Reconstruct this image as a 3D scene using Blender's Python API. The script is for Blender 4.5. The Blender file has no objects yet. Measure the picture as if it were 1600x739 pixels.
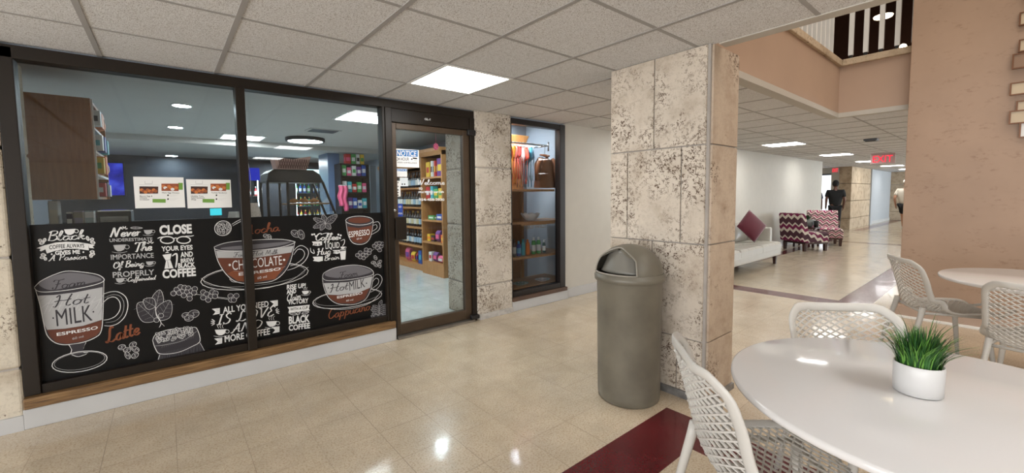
import bpy, bmesh, math, random
from mathutils import Vector, Matrix, noise
random.seed(7)
PI = math.pi
SC = bpy.context.scene
COL = SC.collection
R = math.radians

# ------------------------------------------------------------------ camera
FPX, CPX, CPY = 648.765, 785.36, 348.55
YAW, PITCH, ROLL, CZ = R(38.99829), R(3.74772), R(-.65258), 1.36
_f = Vector((math.sin(YAW)*math.cos(PITCH), math.cos(YAW)*math.cos(PITCH), -math.sin(PITCH)))
_r = Vector((math.cos(YAW), -math.sin(YAW), 0)); _u = _r.cross(_f)
CR = _r*math.cos(ROLL)+_u*math.sin(ROLL); CU = -_r*math.sin(ROLL)+_u*math.cos(ROLL); CF = _f
cam = bpy.data.objects.new('camera', bpy.data.cameras.new('camera')); COL.objects.link(cam)
cam.matrix_world = Matrix(((CR.x, CU.x, -CF.x, 0), (CR.y, CU.y, -CF.y, 0), (CR.z, CU.z, -CF.z, CZ), (0, 0, 0, 1)))
cam.data.sensor_fit = 'HORIZONTAL'; cam.data.sensor_width = 36; cam.data.lens = FPX/1600*36
cam.data.shift_x = (800-CPX)/1600; cam.data.shift_y = -(369.5-CPY)/1600
cam.data.clip_start = .05; cam.data.clip_end = 200
SC.camera = cam

# measuring helpers: a pixel of the photograph on a known world plane
def _ray(x, y): return CF+CR*((x-CPX)/FPX)-CU*((y-CPY)/FPX)
def on_z(x, y, z):
    d = _ray(x, y); t = (z-CZ)/d.z; return Vector((d.x*t, d.y*t, z))
def on_y(x, y, Y):
    d = _ray(x, y); t = Y/d.y; return Vector((d.x*t, Y, CZ+d.z*t))
def on_x(x, y, X):
    d = _ray(x, y); t = X/d.x; return Vector((X, d.y*t, CZ+d.z*t))

# ------------------------------------------------------------------ render look
SC.render.engine = 'CYCLES'
SC.cycles.use_denoising = True
SC.cycles.max_bounces = 10; SC.cycles.transparent_max_bounces = 16
SC.cycles.diffuse_bounces = 4; SC.cycles.glossy_bounces = 5
SC.cycles.sample_clamp_indirect = 6
SC.view_settings.view_transform = 'Standard'; SC.view_settings.look = 'None'
SC.view_settings.gamma = 1; SC.view_settings.use_curve_mapping = False
SC.view_settings.exposure = 0.56
W = bpy.data.worlds.new('world'); SC.world = W; W.use_nodes = True
W.node_tree.nodes['Background'].inputs[0].default_value = (1, .93, .84, 1)
W.node_tree.nodes['Background'].inputs[1].default_value = .5

def area(name, loc, size, power, col, rot=(0, 0, 0), size_y=None):
    l = bpy.data.lights.new(name, 'AREA'); l.energy = power; l.color = col; l.size = size
    if size_y: l.shape = 'RECTANGLE'; l.size_y = size_y
    o = bpy.data.objects.new(name, l); o.location = loc; o.rotation_euler = rot; COL.objects.link(o); return o
PANEL_E = 14.0
SHOP_E = 34.0
# skylight over the atrium well, well above the picture
area('atrium_skylight', (4.6, -2.0, 6.6), 4.0, 170, (1, .89, .78), size_y=6)
# added unseen fill lights: one brightens the lobby and its ceiling, one the corridor
area('fill_light_left', (-4.3, -1.8, 1.35), 2.1, 330, (.97, .98, 1), (0, R(-104), 0), size_y=9)
area('fill_light_corridor', (24, -6.8, 1.25), 13, 1150, (.84, .93, 1), (R(120), 0, 0), size_y=2.2)

# ------------------------------------------------------------------ colour / materials
def srgb(*c):
    out = []
    for v in c:
        v = v/255; out.append(v/12.92 if v <= .04045 else ((v+.055)/1.055)**2.4)
    return (*out, 1)
MATS = {}
def mat(name, col, rough=.5, metal=0, spec=.5, bump=0, bscale=40, var=0, vscale=8, coat=0, emis=None, estr=0, sheen=0):
    """plain principled with procedural tone variation and bump"""
    if name in MATS: return MATS[name]
    m = bpy.data.materials.new(name); m.use_nodes = True; MATS[name] = m
    nt = m.node_tree; b = nt.nodes['Principled BSDF']
    b.inputs['Base Color'].default_value = col; b.inputs['Roughness'].default_value = rough
    b.inputs['Metallic'].default_value = metal; b.inputs['Specular IOR Level'].default_value = spec
    b.inputs['Coat Weight'].default_value = coat; b.inputs['Coat Roughness'].default_value = .1
    if sheen: b.inputs['Sheen Weight'].default_value = sheen
    tc = nt.nodes.new('ShaderNodeTexCoord')
    if var:
        n = nt.nodes.new('ShaderNodeTexNoise'); n.inputs['Scale'].default_value = vscale; n.inputs['Detail'].default_value = 5
        nt.links.new(tc.outputs['Object'], n.inputs['Vector'])
        r = nt.nodes.new('ShaderNodeValToRGB')
        r.color_ramp.elements[0].position = .3; r.color_ramp.elements[1].position = .7
        r.color_ramp.elements[0].color = tuple(max(0, c*(1-var)) for c in col[:3])+(1,)
        r.color_ramp.elements[1].color = tuple(min(1, c*(1+var)) for c in col[:3])+(1,)
        nt.links.new(n.outputs['Fac'], r.inputs['Fac']); nt.links.new(r.outputs['Color'], b.inputs['Base Color'])
    if bump:
        n = nt.nodes.new('ShaderNodeTexNoise'); n.inputs['Scale'].default_value = bscale; n.inputs['Detail'].default_value = 4
        nt.links.new(tc.outputs['Object'], n.inputs['Vector'])
        bp = nt.nodes.new('ShaderNodeBump'); bp.inputs['Strength'].default_value = bump; bp.inputs['Distance'].default_value = .01
        nt.links.new(n.outputs['Fac'], bp.inputs['Height']); nt.links.new(bp.outputs['Normal'], b.inputs['Normal'])
    if emis:
        b.inputs['Emission Color'].default_value = emis; b.inputs['Emission Strength'].default_value = estr
    return m
class NT:
    """tiny node-graph helper"""
    def __init__(s, name):
        s.m = bpy.data.materials.new(name); s.m.use_nodes = True; s.t = s.m.node_tree; s.b = s.t.nodes['Principled BSDF']; MATS[name] = s.m
        s.tc = s.n('TexCoord')
    def n(s, typ, **kw):
        nd = s.t.nodes.new('ShaderNode'+typ)
        for k, v in kw.items():
            if hasattr(nd, k) and k not in nd.inputs: setattr(nd, k, v)
            else: nd.inputs[k].default_value = v
        return nd
    def l(s, a, b): s.t.links.new(a, b)
    def obj(s): return s.tc.outputs['Object']
    def noise(s, scale, detail=4, rough=.5, vec=None, dist=0):
        n = s.n('TexNoise'); n.inputs['Scale'].default_value = scale; n.inputs['Detail'].default_value = detail
        n.inputs['Roughness'].default_value = rough; n.inputs['Distortion'].default_value = dist
        s.l(vec or s.obj(), n.inputs['Vector']); return n.outputs['Fac']
    def ramp(s, fac, stops):
        r = s.n('ValToRGB'); e = r.color_ramp.elements
        while len(e) < len(stops): e.new(.5)
        for k, (p, c) in enumerate(stops):
            e[k].position = p; e[k].color = c if len(c) == 4 else (*c, 1)
        s.l(fac, r.inputs['Fac']); return r.outputs['Color']
    def mix(s, fac, a, b, mode='MIX'):
        x = s.n('Mix', data_type='RGBA', blend_type=mode)
        for sock, v in ((x.inputs[0], fac), (x.inputs[6], a), (x.inputs[7], b)):
            if hasattr(v, 'links'): s.l(v, sock)
            else: sock.default_value = v
        return x.outputs[2]
    def math(s, op, a, b=0, c=0):
        x = s.n('Math', operation=op)
        for sock, v in zip(x.inputs, (a, b, c)):
            if hasattr(v, 'links'): s.l(v, sock)
            else: sock.default_value = v
        return x.outputs[0]
    def sep(s, vec=None):
        x = s.n('SeparateXYZ'); s.l(vec or s.obj(), x.inputs[0]); return x.outputs
    def bump(s, h, strength, dist=.01):
        x = s.n('Bump'); x.inputs['Strength'].default_value = strength; x.inputs['Distance'].default_value = dist
        s.l(h, x.inputs['Height']); s.l(x.outputs['Normal'], s.b.inputs['Normal']); return x

# lobby floor: vinyl tiles one foot square, waxed
def floor_mat(name, c0, c1, fleck, lines=1.0, dark=(.3, .24, .18, 1), tile=.305, ox=2.42, oy=1.345, rough=.24, wav=1.0):
    g = NT(name)
    x, y, z = g.sep()
    sx = g.math('DIVIDE', g.math('SUBTRACT', x, ox), tile); sy = g.math('DIVIDE', g.math('SUBTRACT', y, oy), tile)
    cell = g.n('CombineXYZ'); g.l(g.math('FLOOR', sx), cell.inputs[0]); g.l(g.math('FLOOR', sy), cell.inputs[1])
    wn = g.n('TexWhiteNoise'); g.l(cell.outputs[0], wn.inputs['Vector'])
    big = g.noise(1.7, 6, .6); fine = g.noise(105, 3, .75)
    big2 = g.noise(9, 5, .65)
    base = g.ramp(g.math('ADD', g.math('MULTIPLY', big, .55), g.math('MULTIPLY', big2, .45)), [(.33, c0), (.68, c1)])
    base = g.mix(g.math('MULTIPLY', wn.outputs['Value'], .10), base, dark)
    base = g.mix(g.math('MULTIPLY', g.ramp(g.noise(3.6, 6, .7), [(.42, (0, 0, 0)), (.66, (1, 1, 1))]), .42), base, tuple(c*.66 for c in c1[:3])+(1,))
    fl = g.ramp(fine, [(.40, fleck), (.49, (1, 1, 1, 1)), (.60, (1, 1, 1, 1)), (.70, (1.2, 1.17, 1.12, 1))])
    base = g.mix(.75, base, fl, 'MULTIPLY')
    # seams
    def seam(v, wdt):
        fr = g.math('FRACT', v); d = g.math('MINIMUM', fr, g.math('SUBTRACT', 1, fr)); return g.math('LESS_THAN', d, wdt)
    sm = g.math('MAXIMUM', seam(sx, .0055), seam(sy, .0055))
    sm = g.math('MULTIPLY', sm, g.math('MULTIPLY', g.ramp(g.noise(1.3, 2), [(.36, (.2,)*3), (.58, (.9,)*3)]), lines))
    base = g.mix(sm, base, dark)
    g.l(base, g.b.inputs['Base Color'])
    rg = g.math('ADD', g.math('MULTIPLY', g.noise(7, 4), .10), rough-.05); g.l(rg, g.b.inputs['Roughness'])
    g.b.inputs['Specular IOR Level'].default_value = .4
    g.b.inputs['Coat Weight'].default_value = .38; g.b.inputs['Coat Roughness'].default_value = .085
    h = g.math('ADD', g.math('MULTIPLY', g.noise(2.6, 2), .8*wav), g.math('ADD', g.math('MULTIPLY', g.noise(14, 2), .06*wav), g.math('MULTIPLY', sm, -.02)))
    bp = g.bump(h, .22, .02)
    h2 = g.math('ADD', g.math('MULTIPLY', g.noise(2.2, 2), .8*wav), g.math('ADD', g.math('MULTIPLY', g.noise(11, 2), .22*wav), g.math('MULTIPLY', g.noise(34, 1), .03)))
    b2 = g.n('Bump'); b2.inputs['Strength'].default_value = .20; b2.inputs['Distance'].default_value = .02; g.l(h2, b2.inputs['Height']); g.l(b2.outputs['Normal'], g.b.inputs['Coat Normal'])
    return g.m
M_floor = floor_mat('vinyl_floor', srgb(190, 174, 150), srgb(206, 192, 170), (.66, .58, .50, 1))
M_maroon = floor_mat('maroon_vinyl', srgb(78, 14, 22), srgb(98, 22, 30), (.8, .8, .8, 1), lines=.5, dark=srgb(50, 6, 12))
M_shopfloor = floor_mat('pale_shop_tile', srgb(176, 186, 186), srgb(205, 212, 210), (.95, .95, .95, 1), dark=srgb(130, 138, 140), tile=.45, ox=0, oy=0, rough=.12)

# ceiling tile
g = NT('ceiling_tile')
sp = g.noise(230, 2, .6); md = g.noise(70, 3, .6)
c = g.ramp(sp, [(.38, srgb(154, 148, 142)), (.46, srgb(218, 218, 218)), (1, srgb(226, 226, 226))])
c = g.mix(.25, c, g.ramp(md, [(.35, (.75, .73, .7)), (.6, (1, 1, 1))]), 'MULTIPLY')
g.l(c, g.b.inputs['Base Color']); g.b.inputs['Roughness'].default_value = .95; g.b.inputs['Specular IOR Level'].default_value = .1
g.bump(sp, .5, .004); M_tile = g.m
M_tbar = mat('ceiling_bar', srgb(158, 155, 152), .7, spec=.2)
# coral stone
def stone(name, light, dark, pit_lo=.60, seed=0, joints=False):
    g = NT(name)
    mp = g.n('Mapping'); mp.inputs['Location'].default_value = (seed*3.1, seed*1.7, seed*.9); g.l(g.obj(), mp.inputs[0]); v = mp.outputs[0]
    base = g.ramp(g.noise(5, 6, .6, v), [(.3, dark), (.5, light), (.75, tuple(min(1, a*1.12) for a in light[:3])+(1,))])
    base = g.mix(.35, base, g.ramp(g.noise(1.6, 3, .5, v), [(.35, (.80, .74, .68)), (.6, (1, 1, 1))]), 'MULTIPLY')
    # worm-like pits
    n1 = g.noise(62, 2, .5, v, .8); n2 = g.noise(3.2, 3, .6, v)
    rid = g.math('ABSOLUTE', g.math('SUBTRACT', n1, .5))
    n3 = g.noise(44, 2, .5, v)
    pit = g.math('MULTIPLY', g.ramp(rid, [(.0, (1, 1, 1)), (.04, (1, 1, 1)), (.07, (0, 0, 0))]), g.ramp(n3, [(.48, (0, 0, 0)), (.53, (1, 1, 1))]))
    pit = g.math('MULTIPLY', pit, g.ramp(n2, [(pit_lo-.16, (.12,)*3), (pit_lo, (1, 1, 1))]))
    vo = g.noise(48, 2, .5, v); pit2 = g.math('MULTIPLY', g.ramp(vo, [(.65, (0, 0, 0)), (.69, (1, 1, 1))]), g.ramp(n2, [(.45, (0, 0, 0)), (.58, (1, 1, 1))]))
    pp = g.math('MAXIMUM', pit, pit2)
    col = g.mix(g.math('MULTIPLY', pp, .95), base, srgb(76, 54, 38))
    g.l(col, g.b.inputs['Base Color']); g.b.inputs['Roughness'].default_value = .85; g.b.inputs['Specular IOR Level'].default_value = .25
    h = g.math('SUBTRACT', g.math('MULTIPLY', g.noise(60, 5, .7, v), .25), pp); g.bump(h, .4, .010)
    return g.m
M_stone = stone('coral_stone', srgb(196, 186, 172), srgb(172, 159, 143), .54, 0)
M_stone2 = stone('coral_stone_pale', srgb(194, 186, 173), srgb(172, 161, 145), .56, 4)
M_stone_far = stone('coral_stone_far', srgb(190, 172, 148), srgb(160, 140, 116), .7, 9)
M_mortar = mat('mortar', srgb(158, 152, 145), .9, var=.1, bump=.3)
M_bronze = mat('dark_bronze', srgb(30, 23, 16), .42, spec=.3, var=.10, vscale=3)
M_bronze_lt = mat('worn_bronze', srgb(70, 56, 42), .42, metal=.25, var=.12, vscale=6)
M_black = mat('black_plastic', srgb(20, 20, 22), .4)
M_base = mat('white_base', srgb(182, 182, 181), .5, var=.05, vscale=3)
g = NT('stained_wood_sill')
mp = g.n('Mapping'); mp.inputs['Scale'].default_value = (.6, 12, 12); g.l(g.obj(), mp.inputs[0])
g.l(g.ramp(g.noise(9, 5, .6, mp.outputs[0]), [(.3, srgb(70, 48, 28)), (.55, srgb(122, 92, 56)), (.8, srgb(150, 120, 84))]), g.b.inputs['Base Color'])
g.b.inputs['Roughness'].default_value = .5; M_sill = g.m
def wood(name, a, b, ax=2, sc=6):
    g = NT(name); mp = g.n('Mapping'); s = [9, 9, 9]; s[ax] = .8; mp.inputs['Scale'].default_value = s; g.l(g.obj(), mp.inputs[0])
    g.l(g.ramp(g.noise(sc, 5, .6, mp.outputs[0]), [(.3, a), (.7, b)]), g.b.inputs['Base Color']); g.b.inputs['Roughness'].default_value = .42
    return g.m
M_oak = wood('honey_wood', srgb(150, 102, 56), srgb(184, 134, 82))
M_cab = wood('brown_cabinet_wood', srgb(146, 90, 46), srgb(166, 108, 60))
M_dkwood = wood('espresso_wood', srgb(48, 24, 18), srgb(66, 36, 26))
M_wall = mat('beige_wall_paint', srgb(190, 186, 176), .6, var=.02, bump=.05, bscale=120)
M_wallc = mat('pale_wall_paint', srgb(168, 172, 176), .55, var=.02)
M_peach = mat('peach_paint', srgb(172, 146, 126), .6, var=.04, vscale=2)
M_trimp = mat('grey_soffit_trim', srgb(178, 172, 162), .6)
g = NT('mottled_wallpaper')
mp = g.n('Mapping'); mp.inputs['Scale'].default_value = (1, 2.4, 4.6); mp.inputs['Rotation'].default_value = (R(-12), 0, 0); g.l(g.obj(), mp.inputs[0])
b0 = g.ramp(g.noise(1.5, 4, .6), [(.3, srgb(156, 130, 109)), (.7, srgb(168, 141, 119))])
sp1 = g.math('MULTIPLY', g.ramp(g.noise(2.6, 2, .5, mp.outputs[0]), [(.48, (0, 0, 0)), (.66, (1, 1, 1))]), g.ramp(g.noise(9, 4, .6, mp.outputs[0]), [(.52, (0, 0, 0)), (.64, (1, 1, 1))]))
g.l(g.mix(g.math('MULTIPLY', sp1, .42), b0, srgb(116, 84, 62)), g.b.inputs['Base Color']); g.b.inputs['Roughness'].default_value = .5
M_paper = g.m
M_white_plastic = mat('white_polypropylene', srgb(192, 189, 183), .45)
M_tabletop = mat('white_laminate', srgb(214, 212, 211), .09, spec=.5)
M_grey_metal = mat('grey_metal', srgb(98, 102, 108), .4, metal=.7)
M_navy = mat('navy_wall_paint', srgb(44, 50, 60), .6)
M_shopceil = mat('shop_ceiling_paint', srgb(186, 184, 180), .8)
M_shopwall = mat('grey_blue_wall', srgb(150, 160, 170), .7)
M_white = mat('plain_white', srgb(225, 225, 222), .5)
M_chrome = mat('chrome', srgb(210, 212, 215), .15, metal=1)
def emit(name, col, s):
    if name in MATS: return MATS[name]
    m = bpy.data.materials.new(name); m.use_nodes = True; nt = m.node_tree; nt.nodes.clear(); MATS[name] = m
    e = nt.nodes.new('ShaderNodeEmission'); o = nt.nodes.new('ShaderNodeOutputMaterial'); e.inputs[0].default_value = col; e.inputs[1].default_value = s
    nt.links.new(e.outputs[0], o.inputs[0]); return m
E_panel = emit('light_panel_glow', (1, .995, .975, 1), PANEL_E)
E_shop = emit('cool_light_glow', (.90, .97, 1, 1), SHOP_E)
E_shopspot = emit('cool_downlight_glow', (.78, .93, 1, 1), 130)
E_warm = emit('warm_lamp_glow', (1, .8, .5, 1), 12)
def glassmat(name, tint, refl=1.0):
    m = bpy.data.materials.new(name); m.use_nodes = True; nt = m.node_tree; nt.nodes.clear(); MATS[name] = m
    o = nt.nodes.new('ShaderNodeOutputMaterial'); mx = nt.nodes.new('ShaderNodeMixShader'); t = nt.nodes.new('ShaderNodeBsdfTransparent')
    gl = nt.nodes.new('ShaderNodeBsdfGlossy'); gl.inputs['Roughness'].default_value = .01; ge = nt.nodes.new('ShaderNodeNewGeometry'); dt = nt.nodes.new('ShaderNodeVectorMath'); dt.operation = 'DOT_PRODUCT'
    nt.links.new(ge.outputs['Incoming'], dt.inputs[0]); nt.links.new(ge.outputs['Normal'], dt.inputs[1])
    def M(op, a, b=0.0, c=0.0):
        q = nt.nodes.new('ShaderNodeMath'); q.operation = op
        for k, v in enumerate((a, b, c)):
            if hasattr(v, 'links'): nt.links.new(v, q.inputs[k])
            else: q.inputs[k].default_value = v
        return q.outputs[0]
    fr = M('MULTIPLY_ADD', M('POWER', M('SUBTRACT', 1.0, M('ABSOLUTE', dt.outputs['Value'])), 5.0), .96, .035)
    t.inputs[0].default_value = tint; mu = nt.nodes.new('ShaderNodeMath'); mu.operation = 'MULTIPLY'; mu.inputs[1].default_value = refl
    nt.links.new(fr, mu.inputs[0]); nt.links.new(mu.outputs[0], mx.inputs[0]); nt.links.new(t.outputs[0], mx.inputs[1]); nt.links.new(gl.outputs[0], mx.inputs[2]); nt.links.new(mx.outputs[0], o.inputs[0])
    return m
M_glass = glassmat('window_glass', (.88, .90, .90, 1), 1.0)
M_glass_disp = glassmat('display_glass', (.78, .80, .82, 1), 1.0)

# ------------------------------------------------------------------ mesh building
class MB:
    def __init__(s): s.v = []; s.f = []; s.mi = []; s.sm = []
    def add(s, vs, fs, mi=0, smooth=False):
        o = len(s.v); s.v += [tuple(v) for v in vs]
        for f in fs: s.f.append(tuple(o+i for i in f)); s.mi.append(mi); s.sm.append(smooth)
        return s
    def box(s, x0, x1, y0, y1, z0, z1, mi=0):
        v = [(x, y, z) for z in (z0, z1) for y in (y0, y1) for x in (x0, x1)]
        return s.add(v, [(0, 2, 3, 1), (4, 5, 7, 6), (0, 1, 5, 4), (2, 6, 7, 3), (0, 4, 6, 2), (1, 3, 7, 5)], mi)
    def obox(s, c, hx, hy, hz, mi=0):
        """box from centre and three half-axis vectors"""
        c = Vector(c); v = [c+hx*i+hy*j+hz*k for k in (-1, 1) for j in (-1, 1) for i in (-1, 1)]
        return s.add(v, [(0, 2, 3, 1), (4, 5, 7, 6), (0, 1, 5, 4), (2, 6, 7, 3), (0, 4, 6, 2), (1, 3, 7, 5)], mi)
    def lathe(s, prof, c=(0, 0, 0), n=24, mi=0, smooth=True, sx=1, sy=1, cap=True):
        vs = []; fs = []
        for (r, z) in prof:
            for k in range(n):
                a = 2*PI*k/n; vs.append((c[0]+r*sx*math.cos(a), c[1]+r*sy*math.sin(a), c[2]+z))
        for i in range(len(prof)-1):
            for k in range(n):
                k2 = (k+1) % n; fs.append((i*n+k, i*n+k2, (i+1)*n+k2, (i+1)*n+k))
        if cap and prof[0][0] > 1e-6: fs.append(tuple(range(n-1, -1, -1)))
        if cap and prof[-1][0] > 1e-6: fs.append(tuple((len(prof)-1)*n+k for k in range(n)))
        return s.add(vs, fs, mi, smooth)
    def tube(s, pts, rad, n=8, mi=0, closed=False, sx=1, up=None, smooth=True):
        pts = [Vector(p) for p in pts]; N = len(pts); rr = rad if isinstance(rad, (list, tuple)) else [rad]*N
        vs = []; fs = []; prev = None
        for i, p in enumerate(pts):
            if closed: t = pts[(i+1) % N]-pts[i-1]
            else: t = pts[min(i+1, N-1)]-pts[max(i-1, 0)]
            if t.length < 1e-9: t = Vector((0, 0, 1))
            t.normalize()
            if up is not None:
                a = Vector(up[i] if isinstance(up, list) else up)
            else:
                a = prev if prev is not None else (Vector((0, 0, 1)) if abs(t.z) < .9 else Vector((1, 0, 0)))
            a = a-t*a.dot(t)
            if a.length < 1e-6: a = Vector((1, 0, 0))-t*t.x
            a.normalize(); b = t.cross(a); prev = a
            for k in range(n):
                th = 2*PI*(k+.5)/n; vs.append(p+a*(rr[i]*math.cos(th))+b*(rr[i]*sx*math.sin(th)))
        for i in range(N if closed else N-1):
            j = (i+1) % N
            for k in range(n):
                k2 = (k+1) % n; fs.append((i*n+k, i*n+k2, j*n+k2, j*n+k))
        if not closed:
            fs.append(tuple(range(n-1, -1, -1))); fs.append(tuple((N-1)*n+k for k in range(n)))
        return s.add(vs, fs, mi, smooth)
    def ball(s, c, r, n=12, m=8, mi=0, sc=(1, 1, 1)):
        prof = [(math.sin(PI*i/m), -math.cos(PI*i/m)) for i in range(m+1)]; prof[0] = (0, -1); prof[-1] = (0, 1)
        vs = []; fs = []
        for (q, z) in prof:
            for k in range(n):
                a = 2*PI*k/n; vs.append((c[0]+r*q*sc[0]*math.cos(a), c[1]+r*q*sc[1]*math.sin(a), c[2]+r*z*sc[2]))
        for i in range(m):
            for k in range(n):
                k2 = (k+1) % n; fs.append((i*n+k, i*n+k2, (i+1)*n+k2, (i+1)*n+k))
        return s.add(vs, fs, mi, True)
    def prism(s, poly, z0, z1, mi=0, axis='z', smooth=False):
        n = len(poly)
        def P(a, b, h): return {'z': (a, b, h), 'y': (a, h, b), 'x': (h, a, b)}[axis]
        vs = [P(a, b, z0) for a, b in poly]+[P(a, b, z1) for a, b in poly]
        fs = [tuple(range(n-1, -1, -1)), tuple(range(n, 2*n))]+[(i, (i+1) % n, n+(i+1) % n, n+i) for i in range(n)]
        return s.add(vs, fs, mi, smooth)
    def grid(s, fn, nu, nv, mi=0, smooth=True, closed_u=False):
        vs = [fn(i/nu, j/nv) for j in range(nv+1) for i in range(nu+1)]
        fs = [(j*(nu+1)+i, j*(nu+1)+i+1, (j+1)*(nu+1)+i+1, (j+1)*(nu+1)+i) for j in range(nv) for i in range(nu)]
        return s.add(vs, fs, mi, smooth)
    def build(s, name, mats, parent=None, bevel=0, seg=2, solid=0, weld=False, sub=0, loc=None):
        me = bpy.data.meshes.new(name); me.from_pydata(s.v, [], s.f); me.update()
        for m in (mats if isinstance(mats, (list, tuple)) else [mats]): me.materials.append(m)
        me.polygons.foreach_set('material_index', s.mi); me.polygons.foreach_set('use_smooth', s.sm)
        bm = bmesh.new(); bm.from_mesh(me)
        if weld: bmesh.ops.remove_doubles(bm, verts=bm.verts, dist=1e-5)
        bmesh.ops.recalc_face_normals(bm, faces=bm.faces); bm.to_mesh(me); bm.free()
        o = bpy.data.objects.new(name, me); COL.objects.link(o)
        if parent is not None: o.parent = parent
        if loc is not None: o.location = loc
        if solid:
            md = o.modifiers.new('s', 'SOLIDIFY'); md.thickness = solid; md.offset = 0
        if bevel:
            md = o.modifiers.new('b', 'BEVEL'); md.width = bevel; md.segments = seg; md.limit_method = 'ANGLE'; md.angle_limit = R(40)
        if sub:
            md = o.modifiers.new('u', 'SUBSURF'); md.levels = sub; md.render_levels = sub
        return o
def tag(o, label=None, cat=None, group=None, kind=None):
    if label: o['label'] = label
    if cat: o['category'] = cat
    if group: o['group'] = group
    if kind: o['kind'] = kind
    return o
def thing(name, label, cat, loc=(0, 0, 0), rz=0, group=None):
    o = bpy.data.objects.new(name, None); COL.objects.link(o); o.empty_display_size = .1
    o.location = loc; o.rotation_euler = (0, 0, rz); return tag(o, label, cat, group)
def struct(o): o['kind'] = 'structure'; return o
def shell(name): return struct(bpy.data.objects.new(name, None))
KIDS = {}
def copy_tree(o, parent=None, label=None, group=None):
    c = o.copy(); COL.objects.link(c); c.parent = parent
    if parent is None:
        if label: c['label'] = label
        if group: c['group'] = group
    for ch in [k for k in o.children]: copy_tree(ch, c)
    return c

# ================================================================== STRUCTURE
H = 2.273; FY = 3.70; TG = .61; GX = -.278; GY = 3.123
WX0, WY0 = -4.5, -7.0       # lobby walls behind the camera
# ---- floor (faces split so the maroon bands are flush with the beige tiles)
def band_floor():
    rects = [(WX0, 2.42, 1.04, 1.345), (2.115, 2.42, WY0, 1.04), (6.2, 6.505, 1.04, FY+.05), (6.505, 30, 1.04, 1.345), (6.2, 6.505, 1.04, 1.345),
             (6.505, 15, 3.17, 3.37), (14.3, 14.5, 1.345, 3.17), (18.6, 18.8, 1.345, 3.6), (18.8, 30, 3.3, 3.6)]
    xs = sorted({WX0, 34, 15.3, 26}|{r[0] for r in rects}|{r[1] for r in rects}); ys = sorted({WY0, FY+.05, 7.5}|{r[2] for r in rects}|{r[3] for r in rects})
    xs = [x for x in xs if x <= 34]
    b = MB()
    for i in range(len(xs)-1):
        for j in range(len(ys)-1):
            cx, cy = (xs[i]+xs[i+1])/2, (ys[j]+ys[j+1])/2
            if cy > FY+.05 and cx < 15.3: continue
            mi = 1 if any(r[0] < cx < r[1] and r[2] < cy < r[3] for r in rects) else 0
            b.add([(xs[i], ys[j], 0), (xs[i+1], ys[j], 0), (xs[i+1], ys[j+1], 0), (xs[i], ys[j+1], 0)], [(0, 1, 2, 3)], mi)
    return b
struct(band_floor().build('floor', [M_floor, M_maroon], weld=True))
b = MB(); b.box(WX0, 5.5, FY+.05, 12.6, -.05, .002); struct(b.build('floor_shop', M_shopfloor))

# ---- suspended ceiling with the atrium well cut out of it
AX0, AX1, AY = 2.67, 6.54, 1.50
def ceil_rects():
    return [(WX0, AX0, WY0, FY+.02), (AX0, AX1, AY, FY+.02), (AX1, 34, WY0, 7.5)]
panels = [(i, 0) for i in (3, 9, 15, 21, 27, 33, 39)]
near_fill_panels = [(3, 6), (3, 10)]  # unseen panels added to light the near lobby
far_fill_panels = [(14, 8), (20, 8), (26, 8), (14, 13), (20, 13), (26, 13), (14, 4), (18, 4), (22, 4), (26, 4), (12, 5), (32, 5)]  # unseen panels added to brighten the corridor floor and ceiling
b = MB()
ncx0 = math.floor((WX0-GX)/TG); 
cells = set(panels+near_fill_panels+far_fill_panels)
for (x0, x1, y0, y1) in ceil_rects():
    xs = [x0]+[GX+TG*i for i in range(-20, 70) if x0+1e-3 < GX+TG*i < x1-1e-3]+[x1]
    ys = [y0]+sorted(GY-TG*j for j in range(-10, 30) if y0+1e-3 < GY-TG*j < y1-1e-3)+[y1]
    for i in range(len(xs)-1):
        for j in range(len(ys)-1):
            cx, cy = (xs[i]+xs[i+1])/2, (ys[j]+ys[j+1])/2
            ci = math.floor((cx-GX)/TG); cj = math.floor((GY-cy)/TG)
            if (ci, cj) in cells: continue
            b.add([(xs[i], ys[j], H+.0025), (xs[i], ys[j+1], H+.0025), (xs[i+1], ys[j+1], H+.0025), (xs[i+1], ys[j], H+.0025)], [(0, 1, 2, 3)])
struct(b.build('ceiling', M_tile, weld=True))
b = MB()
for (x0, x1, y0, y1) in ceil_rects():
    for i in range(-20, 70):
        x = GX+TG*i
        if x0 < x < x1: b.box(x-.013, x+.013, y0, y1, H-.001, H+.012)
    for j in range(-10, 30):
        y = GY-TG*j
        if y0 < y < y1: b.box(x0, x1, y-.011, y+.011, H, H+.012)
struct(b.build('ceiling_grid', M_tbar))
b = MB()   # plain soffit strips round the well
b.box(AX0, AX0+.09, WY0, 1.18, H-.004, H+.05); b.box(AX0+.3, AX1, AY-.09, AY+.01, H-.004, H+.05); b.box(AX1-.09, AX1, WY0, AY-.09, H-.004, H+.05)
struct(b.build('trim_1', M_trimp))
# upper floor slab edge (peach bulkheads) and balcony
b = MB(); b.box(AX0+.08, AX1-.06, 1.42, 1.56, H+.03, 2.88); struct(b.build('wall_atrium_side', M_peach))
b = MB(); b.box(6.47, 6.60, WY0, 1.56, H+.03, 2.88); struct(b.build('wall_atrium_end', M_peach))
b = MB(); b.box(AX0-.02, AX0+.08, WY0, 1.56, H+.03, 2.88); struct(b.build('wall_atrium_near', M_peach))
b = MB(); b.box(AX0+.0, 6.62, 1.39, 1.66, 2.88, 2.955); b.box(6.43, 6.62, WY0, 1.39, 2.88, 2.955); struct(b.build('trim_2', M_stone_far, bevel=.006))
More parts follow.
